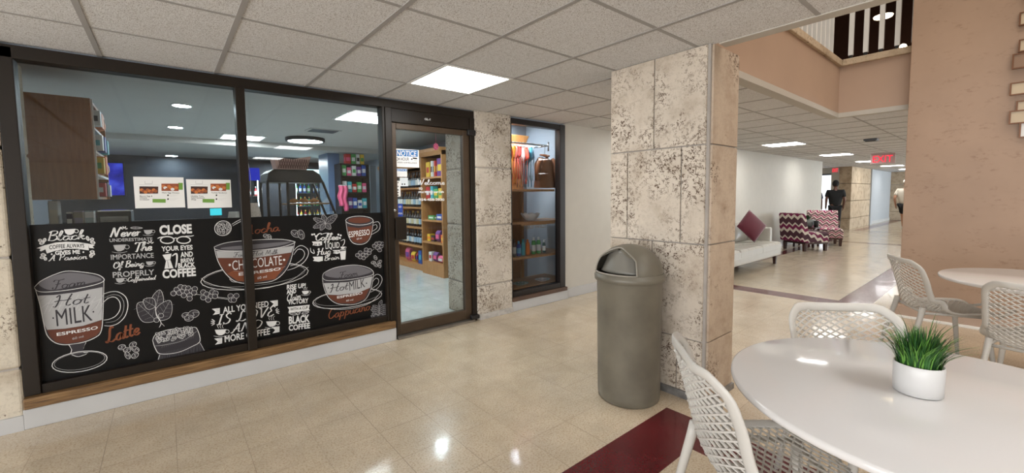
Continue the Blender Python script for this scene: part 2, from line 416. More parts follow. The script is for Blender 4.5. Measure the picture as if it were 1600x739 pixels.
# upper floor rooms
M_upwall = mat('upper_hall_brown', srgb(92, 58, 44), .7, var=.1); M_updark = mat('upper_dark_ceiling', srgb(70, 58, 48), .8)
b = MB(); b.box(6.62, 12, WY0, 6, 2.80, 2.87); b.box(AX0-1, 6.62, 1.66, 6, 2.80, 2.87); struct(b.build('floor_upper', mat('upper_carpet', srgb(80, 50, 40), .9)))
b = MB(); b.box(11.0, 11.2, WY0, 6, 2.87, 5.6); struct(b.build('wall_upper_end', M_upwall))
b = MB(); b.box(AX0-1, 11.2, 6, 6.2, 2.87, 5.6); struct(b.build('wall_upper_side', M_upwall))
b = MB(); b.box(6.62, 11.0, WY0, 6, 5.1, 5.2); b.box(AX0-1, 6.62, 1.66, 6, 5.1, 5.2); struct(b.build('ceiling_upper', M_updark))
# big papered wall closing the atrium
b = MB(); b.box(6.30, 6.46, WY0, .775, 0, 6.5); struct(b.build('wall_papered', M_paper, bevel=.004))
b = MB(); b.box(6.19, 6.30, WY0, .79, 0, .11); struct(b.build('baseboard_papered', mat('pinkish_base', srgb(170, 146, 128), .35)))
b = MB(); b.box(6.12, 6.19, WY0, .80, 0, .012); struct(b.build('trim_3', M_white))
# lobby walls round the camera
b = MB(); b.box(WX0-.15, WX0, WY0, 12.6, 0, 3); struct(b.build('wall_left', M_wall))
b = MB(); b.box(WX0, 34, WY0-.15, WY0, 0, 6.5); struct(b.build('wall_back', M_wall))
# front wall right of the shop, running down the corridor
b = MB(); b.box(4.06, 15.4, FY, FY+.14, 0, H+.02); b.box(4.03, 4.085, FY-.015, FY+.14, 0, H); struct(b.build('wall_corridor', M_wall))
b = MB(); b.box(4.06, 15.4, FY-.02, FY, 0, .125); struct(b.build('baseboard_corridor', M_base, bevel=.004))
# recess with a glazed exit and stone piers further down the corridor
b = MB(); b.box(15.26, 15.4, FY+.14, 7.5, 0, H+.02); struct(b.build('wall_recess', M_wall))
b = MB(); b.box(19.6, 19.8, 4.95, 7.5, 0, H+.02); b.box(19.6, 19.8, 4.1, 4.95, 2.06, H+.02); b.box(19.3, 19.8, 4.1, 4.36, 0, H+.02); struct(b.build('wall_far', M_wall))
dr = shell('door_2'); COL.objects.link(dr)
b = MB(); b.box(19.62, 19.66, 4.4, 4.95, .05, 2.04); b.build('pane', emit('daylit_door_glass', (.86, .93, 1, 1), 1.6), dr)
b = MB(); b.box(19.59, 19.63, 4.36, 4.42, 0, 2.06); b.box(19.59, 19.63, 4.89, 4.95, 0, 2.06); b.box(19.59, 19.63, 4.42, 4.89, 2.0, 2.06); b.build('frame', M_grey_metal, dr)
def stone_wall(name, boxes, joints, m=M_stone_far):
    b = MB()
    for (x0, x1, y0, y1) in boxes:
        zs = [0]+joints+[H+.02]
        for k in range(len(zs)-1): b.box(x0, x1, y0, y1, zs[k]+(.006 if k else 0), zs[k+1]-.006)
    return struct(b.build(name, m, bevel=.012))
stone_wall('column_far', [(19.2, 22.3, 3.74, 4.1)], [.4, 1.035, 1.67])
b = MB(); b.box(22.3, 26.9, 3.78, 3.95, 0, H+.02); b.box(22.3, 22.6, 3.70, 3.78, 0, H+.02); struct(b.build('wall_far_side', M_wallc))
b = MB(); b.box(22.6, 26.9, 3.76, 3.78, 0, .12); struct(b.build('baseboard_far', M_base))
stone_wall('column_end', [(26.9, 27.3, 3.1, 3.95)], [.4, 1.035, 1.67])
b = MB(); b.box(31, 31.2, WY0, 7.5, 0, H+.02); struct(b.build('wall_end', M_wallc))

# ---- facade: left stone pier, stone pier by the door, header
JO = [.372, 1.035, 1.67]
def pier(name, x0, x1, y0, y1, m, splitz=JO, base=True):
    b = MB(); zs = [.0]+splitz+[H+.01]
    for k in range(len(zs)-1):
        b.box(x0, x1, y0, y1, zs[k]+(.004 if k else 0), zs[k+1]-.004, 0)
    o = b.build(name, [m], bevel=.018, seg=3)
    b = MB(); b.box(x0+.01, x1-.01, y0+.012, y1-.01, 0, H); core = b.build('mortar_core', M_mortar, o)
    return struct(o)
pier('column_left', -2.6, -.715, FY-.03, 4.3, stone('coral_stone_worn', srgb(198, 189, 172), srgb(174, 162, 144), .70, 2))
b = MB(); b.box(-2.6, -.72, FY-.045, FY-.03, 0, .09); struct(b.build('baseboard_left', M_base))
pier('column_by_door', 2.605, 3.105, FY-.04, 4.28, M_stone2)
b = MB(); b.box(2.62, 3.10, FY-.06, FY-.04, 0, .06); struct(b.build('baseboard_by_door', mat('worn_grey_base', srgb(178, 174, 168), .6, var=.2, vscale=20), bevel=.003))
b = MB(); b.box(WX0, 4.06, FY+.02, FY+.14, 2.25, 2.75); struct(b.build('wall_above_shopfront', M_shopwall))
b = MB(); b.box(WX0, -2.6, FY-.02, FY+.14, 0, H+.01); struct(b.build('wall_front_left', M_wall))
# ---- column standing in the lobby
b = MB()
CX0, CX1, CY0, CY1 = 2.625, 3.02, 1.2, 1.94
rows = [(0, .405), (.405, 1.036), (1.036, 1.667), (1.667, H+.004)]
splits = [[1.396], [1.587], [1.384, 1.79], [1.583]]
G = .004
for (z0, z1), sp_ in zip(rows, splits):
    ys = [CY0+.025]+sp_+[CY1]
    for k in range(len(ys)-1): b.box(CX0, CX0+.19, ys[k]+G, ys[k+1]-G, z0+G, z1-G, 0)
    b.box(CX0+.03, CX1, CY0, CY0+.2, z0+G, z1-G, 1); b.box(CX1-.19, CX1, CY0+.21, CY1, z0+G, z1-G, 0)
    b.box(CX0+.2, CX1-.2, CY1-.15, CY1, z0+G, z1-G, 0)
o = b.build('column_lobby', [M_stone, stone('coral_stone_smooth', srgb(184, 168, 150), srgb(164, 145, 126), .66, 6)], bevel=.008)
struct(o)
b = MB(); b.box(CX0+.012, CX1-.012, CY0+.012, CY1-.012, 0, H+.004); b.build('mortar_core', M_mortar, o)
b = MB(); b.box(CX0-.018, CX0-.002, CY0-.01, CY1+.01, 0, .05); b.box(CX0-.018, CX1, CY0-.018, CY0-.002, 0, .04); struct(b.build('baseboard_column', mat('scuffed_metal_base', srgb(120, 118, 116), .45, metal=.3, var=.4, vscale=14)))

# ---- shop interior shell
SZ = 2.45
b = MB(); b.box(WX0, 5.5, FY+.14, 9.2, SZ, SZ+.1); b.box(WX0, 5.5, 9.2, 12.6, 2.35, 2.55); struct(b.build('ceiling_shop', M_shopceil))
b = MB(); b.box(WX0, 5.5, 12.4, 12.6, 0, SZ); struct(b.build('wall_shop_back', M_navy))
b = MB(); b.box(4.36, 4.5, FY+.14, 12.4, 0, SZ); struct(b.build('wall_shop_right', M_shopwall))
b = MB(); b.box(-1.9, -1.8, 4.3, 12.4, 0, SZ); struct(b.build('wall_shop_left', M_shopwall))

# ---- window_1: the shopfront
w = shell('window_1'); COL.objects.link(w)
b = MB()
b.box(-.715, -.645, FY-.02, FY+.09, .19, 2.25); b.box(.440, .502, FY-.03, FY+.09, .19, 2.19)
b.box(1.575, 1.60, FY-.02, FY+.09, .19, 2.19); b.box(-.715, 2.60, FY-.02, FY+.09, 2.185, 2.262); b.box(-2.6, -.715, FY-.05, FY-.031, 2.185, 2.262)
b.box(-.645, 1.575, FY-.01, FY+.09, .185, .245)
b.build('window_frame', M_bronze, w, bevel=.004)
b = MB(); b.box(-.715, 1.64, FY-.055, FY+.09, .122, .188); b.build('window_sill', M_sill, w, bevel=.006)
b = MB(); b.box(-.645, .44, FY+.03, FY+.038, .24, 2.19); b.build('pane', M_glass, w)
b = MB(); b.box(.502, 1.575, FY+.03, FY+.038, .24, 2.19); b.build('pane', M_glass, w)
b = MB(); b.box(-.72, 1.645, FY-.045, FY+.09, 0, .12); struct(b.build('baseboard_shopfront', M_base, bevel=.004))
# ---- door_1
d = shell('door_1'); COL.objects.link(d)
b = MB(); b.box(1.60, 1.665, FY-.03, FY+.09, 0, 2.19); b.box(2.545, 2.60, FY-.03, FY+.09, 0, 2.19); b.box(1.665, 2.545, FY-.02, FY+.09, 2.06, 2.185)
b.build('door_frame', M_bronze, d, bevel=.005)
b = MB(); b.box(1.668, 1.712, FY-.012, FY+.045, .03, 2.055); b.box(2.462, 2.542, FY-.012, FY+.045, .03, 2.055)
b.box(1.712, 2.462, FY-.012, FY+.045, .03, .135); b.box(1.712, 2.462, FY-.012, FY+.045, 2.0, 2.055)
b.build('door_leaf', M_bronze_lt, d, bevel=.005)
b = MB(); b.box(1.712, 2.462, FY+.012, FY+.020, .135, 2.0); b.build('pane', M_glass, d)
b = MB(); b.box(1.66, 2.55, FY-.06, FY+.09, 0, .022); b.build('threshold', mat('worn_aluminium', srgb(140, 134, 124), .4, metal=.6, var=.2), d)
b = MB(); b.box(1.665, 1.775, FY-.055, FY-.045, .955, 1.175); b.box(1.672, 1.70, FY-.045, FY-.012, .97, 1.16); b.build('pull_handle', M_bronze, d, bevel=.006)
b = MB(); b.lathe([(0, 0), (.014, 0), (.014, .012), (.006, .014), (0, .014)], n=14)
lk = b.build('lock_cylinder', M_chrome, d); lk.rotation_euler = (R(90), 0, 0); lk.location = on_y(616, 329, FY-.012)
b = MB(); b.box(2.50, 2.60, FY-.08, FY-.02, .03, .075); b.box(2.50, 2.60, FY-.06, FY-.02, 2.0, 2.06); b.build('pivot_hinge', M_black, d, bevel=.01)
# ---- window_2: display case window
w = shell('window_2'); COL.objects.link(w)
b = MB(); b.box(3.105, 3.13, FY-.02, FY+.07, .16, 2.255); b.box(3.93, 4.03, FY-.025, FY+.07, .16, 2.255); b.box(3.13, 3.93, FY-.02, FY+.07, 2.19, 2.255); b.box(3.13, 3.93, FY-.02, FY+.07, .16, .225)
b.build('window_frame', mat('near_black_frame', srgb(30, 24, 22), .4, metal=.3), w, bevel=.008)
b = MB(); b.box(3.105, 4.04, FY-.05, FY+.07, .115, .162); b.build('window_sill', mat('dark_sill_wood', srgb(82, 60, 46), .5, var=.2), w, bevel=.004)
b = MB(); b.box(3.13, 3.93, FY+.03, FY+.038, .22, 2.2); b.build('pane', M_glass_disp, w)
b = MB(); b.box(3.105, 4.06, FY-.042, FY+.07, 0, .115); struct(b.build('baseboard_display', M_base, bevel=.004))
b = MB(); b.box(3.105, 4.36, 4.78, 4.82, .0, SZ); struct(b.build('wall_display_back', mat('slate_paint', srgb(112, 116, 122), .7)))

# ================================================================== CEILING LIGHTS
def panel_light(i, j, label, grp=None):
    x0 = GX+TG*i; y1 = GY-TG*j; t = thing('ceiling_light', label, 'light', (x0+TG/2, y1-TG/2, H), 0, grp)
    b = MB(); b.box(-.28, .28, -.28, .28, -.001, .004); b.build('diffuser', E_panel, t)
    b = MB(); h = .305
    for a in ((-h, h, -h, -.28), (-h, h, .28, h), (-h, -.28, -.28, .28), (.28, h, -.28, .28)): b.box(*a, -.004, .008)
    b.build('frame', M_white, t); return t
lab = ['square ceiling light panel in front of the shop door', 'square ceiling light panel behind the stone column', 'square ceiling light panel above the white sofa, nearest in the corridor',
       'ceiling light panel above the patterned armchairs, second in the corridor', 'ceiling light panel beside the large red exit sign', 'ceiling light panel far down the corridor beyond the exit sign', 'farthest ceiling light panel at the corridor end']
for (i, j), l_ in zip(panels, lab): panel_light(i, j, l_)
for (i, j) in near_fill_panels: panel_light(i, j, 'added lobby ceiling light panel, unseen, behind the photographer', 'added lobby ceiling panels behind the photographer')
for (i, j) in far_fill_panels: panel_light(i, j, 'added ceiling light panel, unseen, hidden behind the papered wall', 'added ceiling panels behind the papered wall')
def down_light(x, y, z, r, label, name='recessed_downlight', m=None, drop=.012):
    t = thing(name, label, 'light', (x, y, z))
    b = MB(); b.lathe([(0, -drop), (r*.86, -drop), (r*.88, -drop+.006)], n=24, cap=False); b.build('diffuser', m or E_shopspot, t)
    b = MB(); b.lathe([(r*.88, -drop-.002), (r, -drop+.002), (r, .0)], n=24, cap=False); b.build('rim', M_white if drop < .03 else M_black, t); return t
p = on_z(284, 164, SZ); down_light(p.x, p.y, SZ, .10, 'round recessed downlight nearest the shop window, above the menus')
p = on_z(274, 198, SZ); down_light(p.x, p.y, SZ, .10, 'round recessed downlight in the middle of the row above the menus')
p = on_z(268, 243, 2.35); down_light(p.x, min(p.y, 12.0), 2.35, .12, 'small round recessed downlight by the dark back wall of the shop')
down_light(3.07, 5.32, SZ, .10, 'round recessed downlight behind the stone pier beside the shop door')
down_light(3.80, 4.52, SZ, .10, 'round recessed downlight above the display window clothes', m=emit('display_downlight_glow', (.9, .96, 1, 1), 200))
down_light(3.36, 3.99, SZ, .10, 'added round downlight brightening the garments, right over the swimwear rail', m=emit('swimwear_fill_glow', (1, .97, .92, 1), 330))  # added lamp, there to brighten the hanging garments
p = on_z(477, 216, SZ); down_light(p.x, p.y, SZ, .33, 'large round surface ceiling lamp with a dark rim in the shop', 'round_ceiling_lamp', E_shop, .06)
p = on_z(438, 253, 2.35); down_light(p.x, 11.6, 2.35, .42, 'round surface ceiling lamp above the shop fridges', 'round_ceiling_lamp', E_shop, .06)
def shop_panel(cx, cy, hx, hy, z, label):
    t = thing('shop_ceiling_light', label, 'light', (cx, cy, z)); b = MB(); b.box(-hx, hx, -hy, hy, -.006, 0); b.build('diffuser', E_shop, t)
    b = MB()
    for a in ((-hx-.03, hx+.03, -hy-.03, -hy), (-hx-.03, hx+.03, hy, hy+.03), (-hx-.03, -hx, -hy, hy), (hx, hx+.03, -hy, hy)): b.box(*a, -.012, 0)
    b.build('frame', M_white, t)
shop_panel(2.2, 5.69, .33, .27, SZ, 'square ceiling light panel in the shop by the glass door')
shop_panel(1.12, 8.7, .30, .30, SZ, 'square ceiling light panel deep in the shop above the fridges')
p = on_z(505, 204, SZ)
t = thing('ceiling_vent', 'slatted air vent in the shop ceiling beside the square light panel', 'vent', (p.x, p.y, SZ))
b = MB(); b.box(-.24, .24, -.18, .18, -.01, 0); b.build('frame', M_shopceil, t)
b = MB()
for k in range(9): b.box(-.2, .2, -.15+k*.036, -.135+k*.036, -.016, -.01)
b.build('slats', M_grey_metal, t)
p = on_z(1362, 217, H)
t = thing('ceiling_speaker', 'small dark square ceiling fixture in the corridor before the exit sign', 'ceiling fixture', (9.55, 1.62, H))
b = MB(); b.box(-.09, .09, -.09, .09, -.035, 0); b.build('housing', M_grey_metal, t, bevel=.01); b = MB(); b.box(-.07, .07, -.07, .07, -.045, -.035); b.build('grille', M_black, t)
# warm lamps of the upper hall
for (px, py, X, lb) in ((1380, 25, 8.2, 'glowing flat lamp on the upper hall ceiling behind the balusters'), (1411, 73, 9.4, 'small round glowing lamp low behind the last white balusters')):
    p = on_x(px, py, X); t = thing('upper_hall_lamp', lb, 'lamp', p)
    b = MB(); 
    if px == 1380: b.lathe([(0, -.02), (.10, -.02), (.11, 0)], n=20)
    else: b.ball((0, 0, 0), .045)
    b.build('glass_globe', E_warm, t)
    b = MB(); b.box(-.01, .01, -.01, .01, .0, 5.1-p.z) if px == 1380 else b.box(-.02, .02, -.02, .02, 2.872-p.z, -.05); b.build('stem', M_black, t)
area('upper_hall_light', (8.6, -1.0, 5.0), 2.2, 16, (1, .75, .5))

# ================================================================== BALCONY BALUSTERS
def baluster(x, y, label, grp):
    t = thing('baluster', label, 'baluster', (x, y, 2.955), 0, grp)
    b = MB(); b.box(-.02, .02, -.022, .022, .05, 1.0); b.build('post', M_white, t)
    b = MB(); b.box(-.014, .014, -.016, .016, 0, .05); b.build('foot', M_black, t); return t
pr0 = None
for k in range(22):
    y = 1.33-k*.137
    if pr0 is None: pr0 = baluster(6.52, y, 'white baluster standing on the far balcony ledge above the corridor opening', 'balusters along the far balcony ledge')
    else: c = copy_tree(pr0); c.location = (6.52, y, 2.955)
pr1 = copy_tree(pr0, None, 'white baluster on the side balcony ledge running away from the lobby column', 'balusters along the side balcony ledge'); pr1.location = (6.40, 1.5, 2.955)
for k in range(1, 22):
    c = copy_tree(pr1); c.location = (6.40-k*.165, 1.5, 2.955)
t = thing('handrail', 'handrail above the balcony balusters', 'handrail', (0, 0, 3.955))
b = MB(); b.box(AX0, 6.55, 1.46, 1.54, 0, .06); b.build('rail', M_white, t); b = MB(); b.box(6.48, 6.56, WY0+.02, 1.46, 0, .06); b.build('rail', M_white, t)

# ================================================================== LOBBY FURNITURE
# ---- dome-top waste bin
M_bin = mat('weathered_olive_plastic', srgb(104, 99, 87), .42, var=.24, vscale=4.5, bump=.12, bscale=9)
M_bin_lip = mat('pale_bin_edge', srgb(134, 129, 118), .4)
t = thing('trash_bin', 'grey-green domed push-flap waste bin standing against the stone column', 'trash bin', (2.376, 1.60, 0))
b = MB(); b.lathe([(.188, 0), (.198, .01), (.202, .05), (.209, .80), (.212, .805)], n=56); b.build('bin_body', M_bin, t)
zc = .83
def dome(th, ph, off=0):
    """ph 0 at band, pi/2 at top"""
    r = (.212+off); return Vector((r*math.cos(ph)*math.cos(th), r*math.cos(ph)*math.sin(th), zc+.02+(.182+off)*math.sin(ph)))
b = MB(); b.lathe([(.212, .795), (.224, .80), (.226, .83), (.219, .836), (.219, .846), (.215, .85)], n=56, cap=False); b.build('bin_band', M_bin, t)
oth = R(180); ow = R(46)    # direction and half width of the opening
def in_open(th, ph):
    d = (th-oth+PI) % (2*PI)-PI
    lim = ow*(1.0 if ph < R(30) else max(0, 1-(ph-R(30))/R(32)))
    return abs(d) < lim and ph < R(60)
b = MB(); nth, nph = 96, 30; vs = {}; 
for j in range(nph+1):
    for i in range(nth): vs[(i, j)] = len(b.v); b.v.append(tuple(dome(2*PI*i/nth, PI/2*j/nph)))
for j in range(nph):
    for i in range(nth):
        if in_open(2*PI*(i+.5)/nth, PI/2*(j+.5)/nph): continue
        i2 = (i+1) % nth; b.f.append((vs[(i, j)], vs[(i2, j)], vs[(i2, j+1)], vs[(i, j+1)])); b.mi.append(0); b.sm.append(True)
b.build('bin_dome', M_bin, t, weld=True)
# raised hood edge round the opening, and the flap inside it
rim = []
for k in range(13): rim.append(dome(oth-ow, R(30)*k/12, .006))
for k in range(1, 25):
    u = k/25; ph = R(30)+R(32)*math.sin(PI*u)**.8; rim.append(dome(oth-ow+2*ow*u, ph, .006))
for k in range(13): rim.append(dome(oth+ow, R(30)*(1-k/12), .006))
b = MB(); b.tube(rim, .0055, 6); b.tube([dome(oth-ow+2*ow*k/20, .02, .004) for k in range(21)], .006, 6); b.build('opening_rim', M_bin_lip, t)
b = MB()
dv = Vector((math.cos(oth), math.sin(oth), 0)); sv = Vector((-dv.y, dv.x, 0))
def flap(u, v):
    a = (u-.5)*2; hh = .145*(1-.55*abs(a)**3); bx = .164-.05*a*a-.06*v
    p = dv*bx+sv*(.14*a)+Vector((0, 0, zc+.025+hh*v)); return (p.x, p.y, p.z)
b.grid(flap, 12, 8); b.build('flap', mat('bin_flap_plastic', srgb(112, 109, 101), .35, var=.05), t, solid=.006)

# ---- round tables
def round_table(x, y, r, label, z=.74):
    t = thing('round_table', label, 'table', (x, y, 0))
    b = MB(); b.lathe([(0, z-.026), (r-.012, z-.026), (r-.003, z-.022), (r, z-.012), (r-.002, z-.003), (r-.008, z)], n=96); b.build('tabletop', M_tabletop, t)
    b = MB(); b.tube([(0, 0, .03), (0, 0, z-.03)], .035, 16); b.lathe([(.035, z-.07), (.14, z-.03), (.14, z-.026)], n=24); b.build('pedestal', M_grey_metal, t)
    b = MB()
    for k in range(4):
        a = PI/4+k*PI/2; v = Vector((math.cos(a), math.sin(a), 0)); s_ = Vector((-v.y, v.x, 0))
        b.add([s_*.03+Vector((0, 0, 0)), v*.19+s_*.018, v*.19-s_*.018, -s_*.03, s_*.03+Vector((0, 0, .05)), v*.19+s_*.018+Vector((0, 0, .018)), v*.19-s_*.018+Vector((0, 0, .018)), -s_*.03+Vector((0, 0, .05))],
              [(0, 1, 2, 3), (4, 7, 6, 5), (0, 4, 5, 1), (1, 5, 6, 2), (2, 6, 7, 3), (3, 7, 4, 0)])
    b.build('base', M_grey_metal, t); return t
TC = (1.765, .113)
round_table(TC[0], TC[1], .55, 'white round cafe table carrying the potted grass')
round_table(4.62, -.235, .59, 'white round cafe table in front of the papered wall, bare top')

# ---- lattice chairs
def chair_surf(s, t):
    """s across -1..1, t along 0 (front of seat) .. 1 (top of back) -> point, in chair space (x forward)"""
    # centre-line profile
    P = [(.245, .432), (.235, .447), (.12, .445), (-.02, .432), (-.14, .432), (-.195, .455), (-.225, .51), (-.25, .60), (-.275, .71), (-.297, .80), (-.305, .83)]
    L = [0]
    for i in range(1, len(P)): L.append(L[-1]+math.dist(P[i], P[i-1]))
    d = t*L[-1]; i = 0
    while i < len(P)-2 and d > L[i+1]: i += 1
    f = (d-L[i])/(L[i+1]-L[i])
    p0, p1, p2, p3 = P[max(i-1, 0)], P[i], P[i+1], P[min(i+2, len(P)-1)]
    def cr(a, b_, c_, e): return .5*((2*b_)+(c_-a)*f+(2*a-5*b_+4*c_-e)*f*f+(3*b_-a-3*c_+e)*f**3)
    x, z = cr(p0[0], p1[0], p2[0], p3[0]), cr(p0[1], p1[1], p2[1], p3[1])
    wb = min(1, max(0, (t-.42)/.25))   # 0 seat .. 1 back
    hw = .222+.022*math.sin(PI*min(1, t/.62))+.002
    y = s*hw
    x += wb*.085*s*s*(1-.25*max(0, t-.8)/.2); z -= wb*.02*(1-s*s)*max(0, (t-.7)/.3); z += (1-wb)*.016*s**4
    # arm-like sweep where the side edge joins seat to back
    z += .075*abs(s)**5*math.exp(-((t-.50)/.10)**2); x += .05*abs(s)**5*math.exp(-((t-.50)/.10)**2)
    return Vector((x, y, z))
CT = .955   # length of the profile in metres, near enough
def outline(n=120):
    """rounded rectangle in (s,t)"""
    pts = []; rs, rt = .46, .112; 
    def corner(cs, ct, a0):
        for k in range(9):
            a = a0+PI/2*k/8; pts.append((cs+rs*math.cos(a), ct+rt*math.sin(a)))
    corner(1-rs, 1-rt, 0); 
    corner(-1+rs, 1-rt, PI/2); 
    for k in range(1, 22): pts.append((-1, (1-rt)+(rt*.8-(1-rt))*k/22))
    rs2 = rs; corner(-1+rs, rt*.8, PI); corner(1-rs, rt*.8, 1.5*PI)
    for k in range(1, 22): pts.append((1, rt*.8+((1-rt)-rt*.8)*k/22))
    return pts
def inside(s, t):
    rs, rt = .46, .112; a, b_ = abs(s), t
    if a > 1 or t < 0 or t > 1: return False
    if t > 1-rt and a > 1-rs: return ((a-(1-rs))/rs)**2+((t-(1-rt))/rt)**2 < 1
    if t < rt and a > 1-rs: return ((a-(1-rs))/rs)**2+((rt-t)/rt)**2 < 1
    return True
def chair_normal(s, t):
    e = .004; a = chair_surf(s+e, t)-chair_surf(s-e, t); b_ = chair_surf(s, min(1, t+e))-chair_surf(s, max(0, t-e)); n = a.cross(b_)
    return n.normalized() if n.length > 1e-9 else Vector((0, 0, 1))
def make_chair(label, group=None):
    t = thing('lattice_chair', label, 'chair', (0, 0, 0), 0, group)
    seat, back = MB(), MB()
    # strands: straight lines in metric (a = s*.235, b = t*CT)
    ds = .0315; slope = .62
    for sg in (1, -1):
        for k in range(-24, 48):
            c0 = k*ds
            run = []
            for q in range(0, 61):
                a = -.235+.47*q/60; bb = c0+sg*slope*a; s_, tt = a/.235, bb/CT
                if inside(s_*1.03, .5+(tt-.5)*1.012): run.append((s_, tt))
                else:
                    if len(run) > 1: put(run, seat, back, sg) 
                    run = []
            if len(run) > 1: put(run, seat, back, sg)
    seat.build('seat_lattice', M_white_plastic, t); back.build('back_lattice', M_white_plastic, t)
    pts = outline(); P3 = [chair_surf(*p) for p in pts]; N3 = [chair_normal(*p) for p in pts]
    C = sum(P3, Vector())/len(P3)
    b = MB(); b.tube(P3, .021, 10, closed=True, sx=.42, up=[(chair_surf(p[0]*.94, .5+(p[1]-.5)*.97)-q).normalized() for p, q in zip(pts, P3)])
    # mid webs: broad border of the seat / back
    b.build('frame', M_white_plastic, t)
    for (x, y, z, fx, fy) in ((.17, .19, .44, .225, .225), (.17, -.19, .44, .225, -.225), (-.185, .20, .47, -.285, .235), (-.185, -.20, .47, -.285, -.235)):
        b = MB(); b.tube([(x, y, z), (x+(fx-x)*.12, y+(fy-y)*.12, z-.06), (fx, fy, 0)], [.020, .019, .012], 10, sx=.8); b.build('leg', M_white_plastic, t)
    b = MB(); b.tube([(.17, -.19, .425), (.17, .19, .425)], .010, 8); b.tube([(-.17, -.20, .425), (-.17, .20, .425)], .010, 8); b.tube([(.17, .19, .425), (-.18, .20, .43)], .010, 8); b.tube([(.17, -.19, .425), (-.18, -.20, .43)], .010, 8)
    b.build('under_frame', M_white_plastic, t)
    return t
def put(run, seat, back, sg):
    for lo, hi, mb in ((-1, .46, seat), (.46, 2, back)):
        r_ = [p for p in run if lo <= p[1] <= hi+.012]
        if len(r_) < 2: continue
        P3 = [chair_surf(*p) for p in r_]; N3 = [chair_normal(*p) for p in r_]
        P3 = [p+n*(.0012*sg) for p, n in zip(P3, N3)]
        mb.tube(P3, .0041, 4, up=N3, smooth=False)
chA = make_chair('white lattice chair nearest the waste bin, seen from behind its back')
chA.location = (1.540, .480, 0); chA.rotation_euler.z = R(-48)
chB = copy_tree(chA, None, 'white lattice chair across the potted-grass table, only its back top showing'); chB.location = (2.235, .322, 0); chB.rotation_euler.z = R(-137)
chC = copy_tree(chA, None, 'white lattice chair side-on between the bare table and the papered wall edge'); chC.location = (4.72, .34, 0); chC.rotation_euler.z = R(-62)
chD = copy_tree(chA, None, 'white lattice chair with its back to us, pushed under the bare table'); chD.location = (3.98, -.16, 0); chD.rotation_euler.z = R(-8)

# ---- potted grass
M_leafs = [mat('grass_green', srgb(44, 92, 34), .5), mat('grass_light', srgb(92, 140, 54), .5), mat('grass_dark', srgb(24, 62, 26), .5)]
pc = (1.773, .165)
t = thing('potted_grass', 'artificial green grass tuft in a round white pot on the near table', 'potted plant', (pc[0], pc[1], .74))
b = MB(); b.lathe([(.053, 0), (.057, .003), (.0585, .090), (.057, .092), (.054, .090), (.053, .078), (0, .078)], n=48); b.build('pot', mat('white_ceramic', srgb(200, 199, 198), .35), t)
b = MB(); rg = random.Random(3)
for k in range(620):
    a = rg.uniform(0, 2*PI); rr = .049*math.sqrt(rg.random()); out = rg.uniform(.25, 1)*(rr/.049)
    L = rg.uniform(.085, .135) if k % 31 else rg.uniform(.16, .22); lean = out*rg.uniform(.35, 1.0)*L*(1.0 if k % 31 else 1.35)
    a2 = a+rg.uniform(-.5, .5); base = Vector((rr*math.cos(a), rr*math.sin(a), .076)); dirv = Vector((math.cos(a2), math.sin(a2), 0)); sd = Vector((-dirv.y, dirv.x, 0))
    w = rg.uniform(.0013, .0024); n = 5; ps = []
    for q in range(n+1):
        u = q/n; up = L*(u-(.32 if k % 31 else .75)*u*u*out); ps.append(base+dirv*(lean*u*u)+Vector((0, 0, max(up, .004))))
    vs = []; 
    for q, p in enumerate(ps): ww = w*(1-(q/n)**2)+.0002; vs += [p-sd*ww, p+sd*ww]
    b.add(vs, [(2*q, 2*q+1, 2*q+3, 2*q+2) for q in range(n)], (0, 0, 1, 2)[k % 4], True)
b.build('grass_blades', M_leafs, t)

# ---- wall sculpture of framed rectangles on the papered wall
t = thing('wall_sculpture', 'wall sculpture of overlapping brown-edged rectangles on the papered wall', 'wall art', (6.30, 0, 0))
M_fr = mat('bronze_edge', srgb(110, 74, 50), .4, metal=.4); cream = mat('cream_panel', srgb(188, 170, 142), .4); tan_ = mat('tan_panel', srgb(136, 108, 86), .4)
for (y1, z0, z1, wdt, m_, dx) in ((.041, 2.90, 3.0, .34, cream, .02), (.034, 2.655, 2.748, .30, cream, .03), (.066, 2.504, 2.623, .26, tan_, .045), (.069, 2.263, 2.359, .36, cream, .03),
                         (.024, 2.11, 2.185, .28, cream, .02), (.062, 1.994, 2.096, .33, cream, .04), (-.004, 1.86, 1.98, .25, M_white, .03), (-.24, 2.40, 2.52, .3, cream, .02), (-.3, 2.05, 2.2, .2, tan_, .02), (-.2, 2.75, 2.85, .25, tan_, .04), (.01, 3.12, 3.22, .3, cream, .03)):
    b = MB(); x1 = -dx; b.box(x1, x1+.012, y1-wdt, y1, z0, z1, 0); b.box(x1+.012, -.0005, y1-wdt/2-.01, y1-wdt/2+.01, (z0+z1)/2-.01, (z0+z1)/2+.01, 1)
    e = .011
    for a in ((y1-wdt-e, y1+e, z0-e, z0), (y1-wdt-e, y1+e, z1, z1+e), (y1-wdt-e, y1-wdt, z0, z1), (y1, y1+e, z0, z1)): b.box(x1-.008, x1+.014, a[0], a[1], a[2], a[3], 1)
    b.build('framed_panel', [m_, M_fr], t)

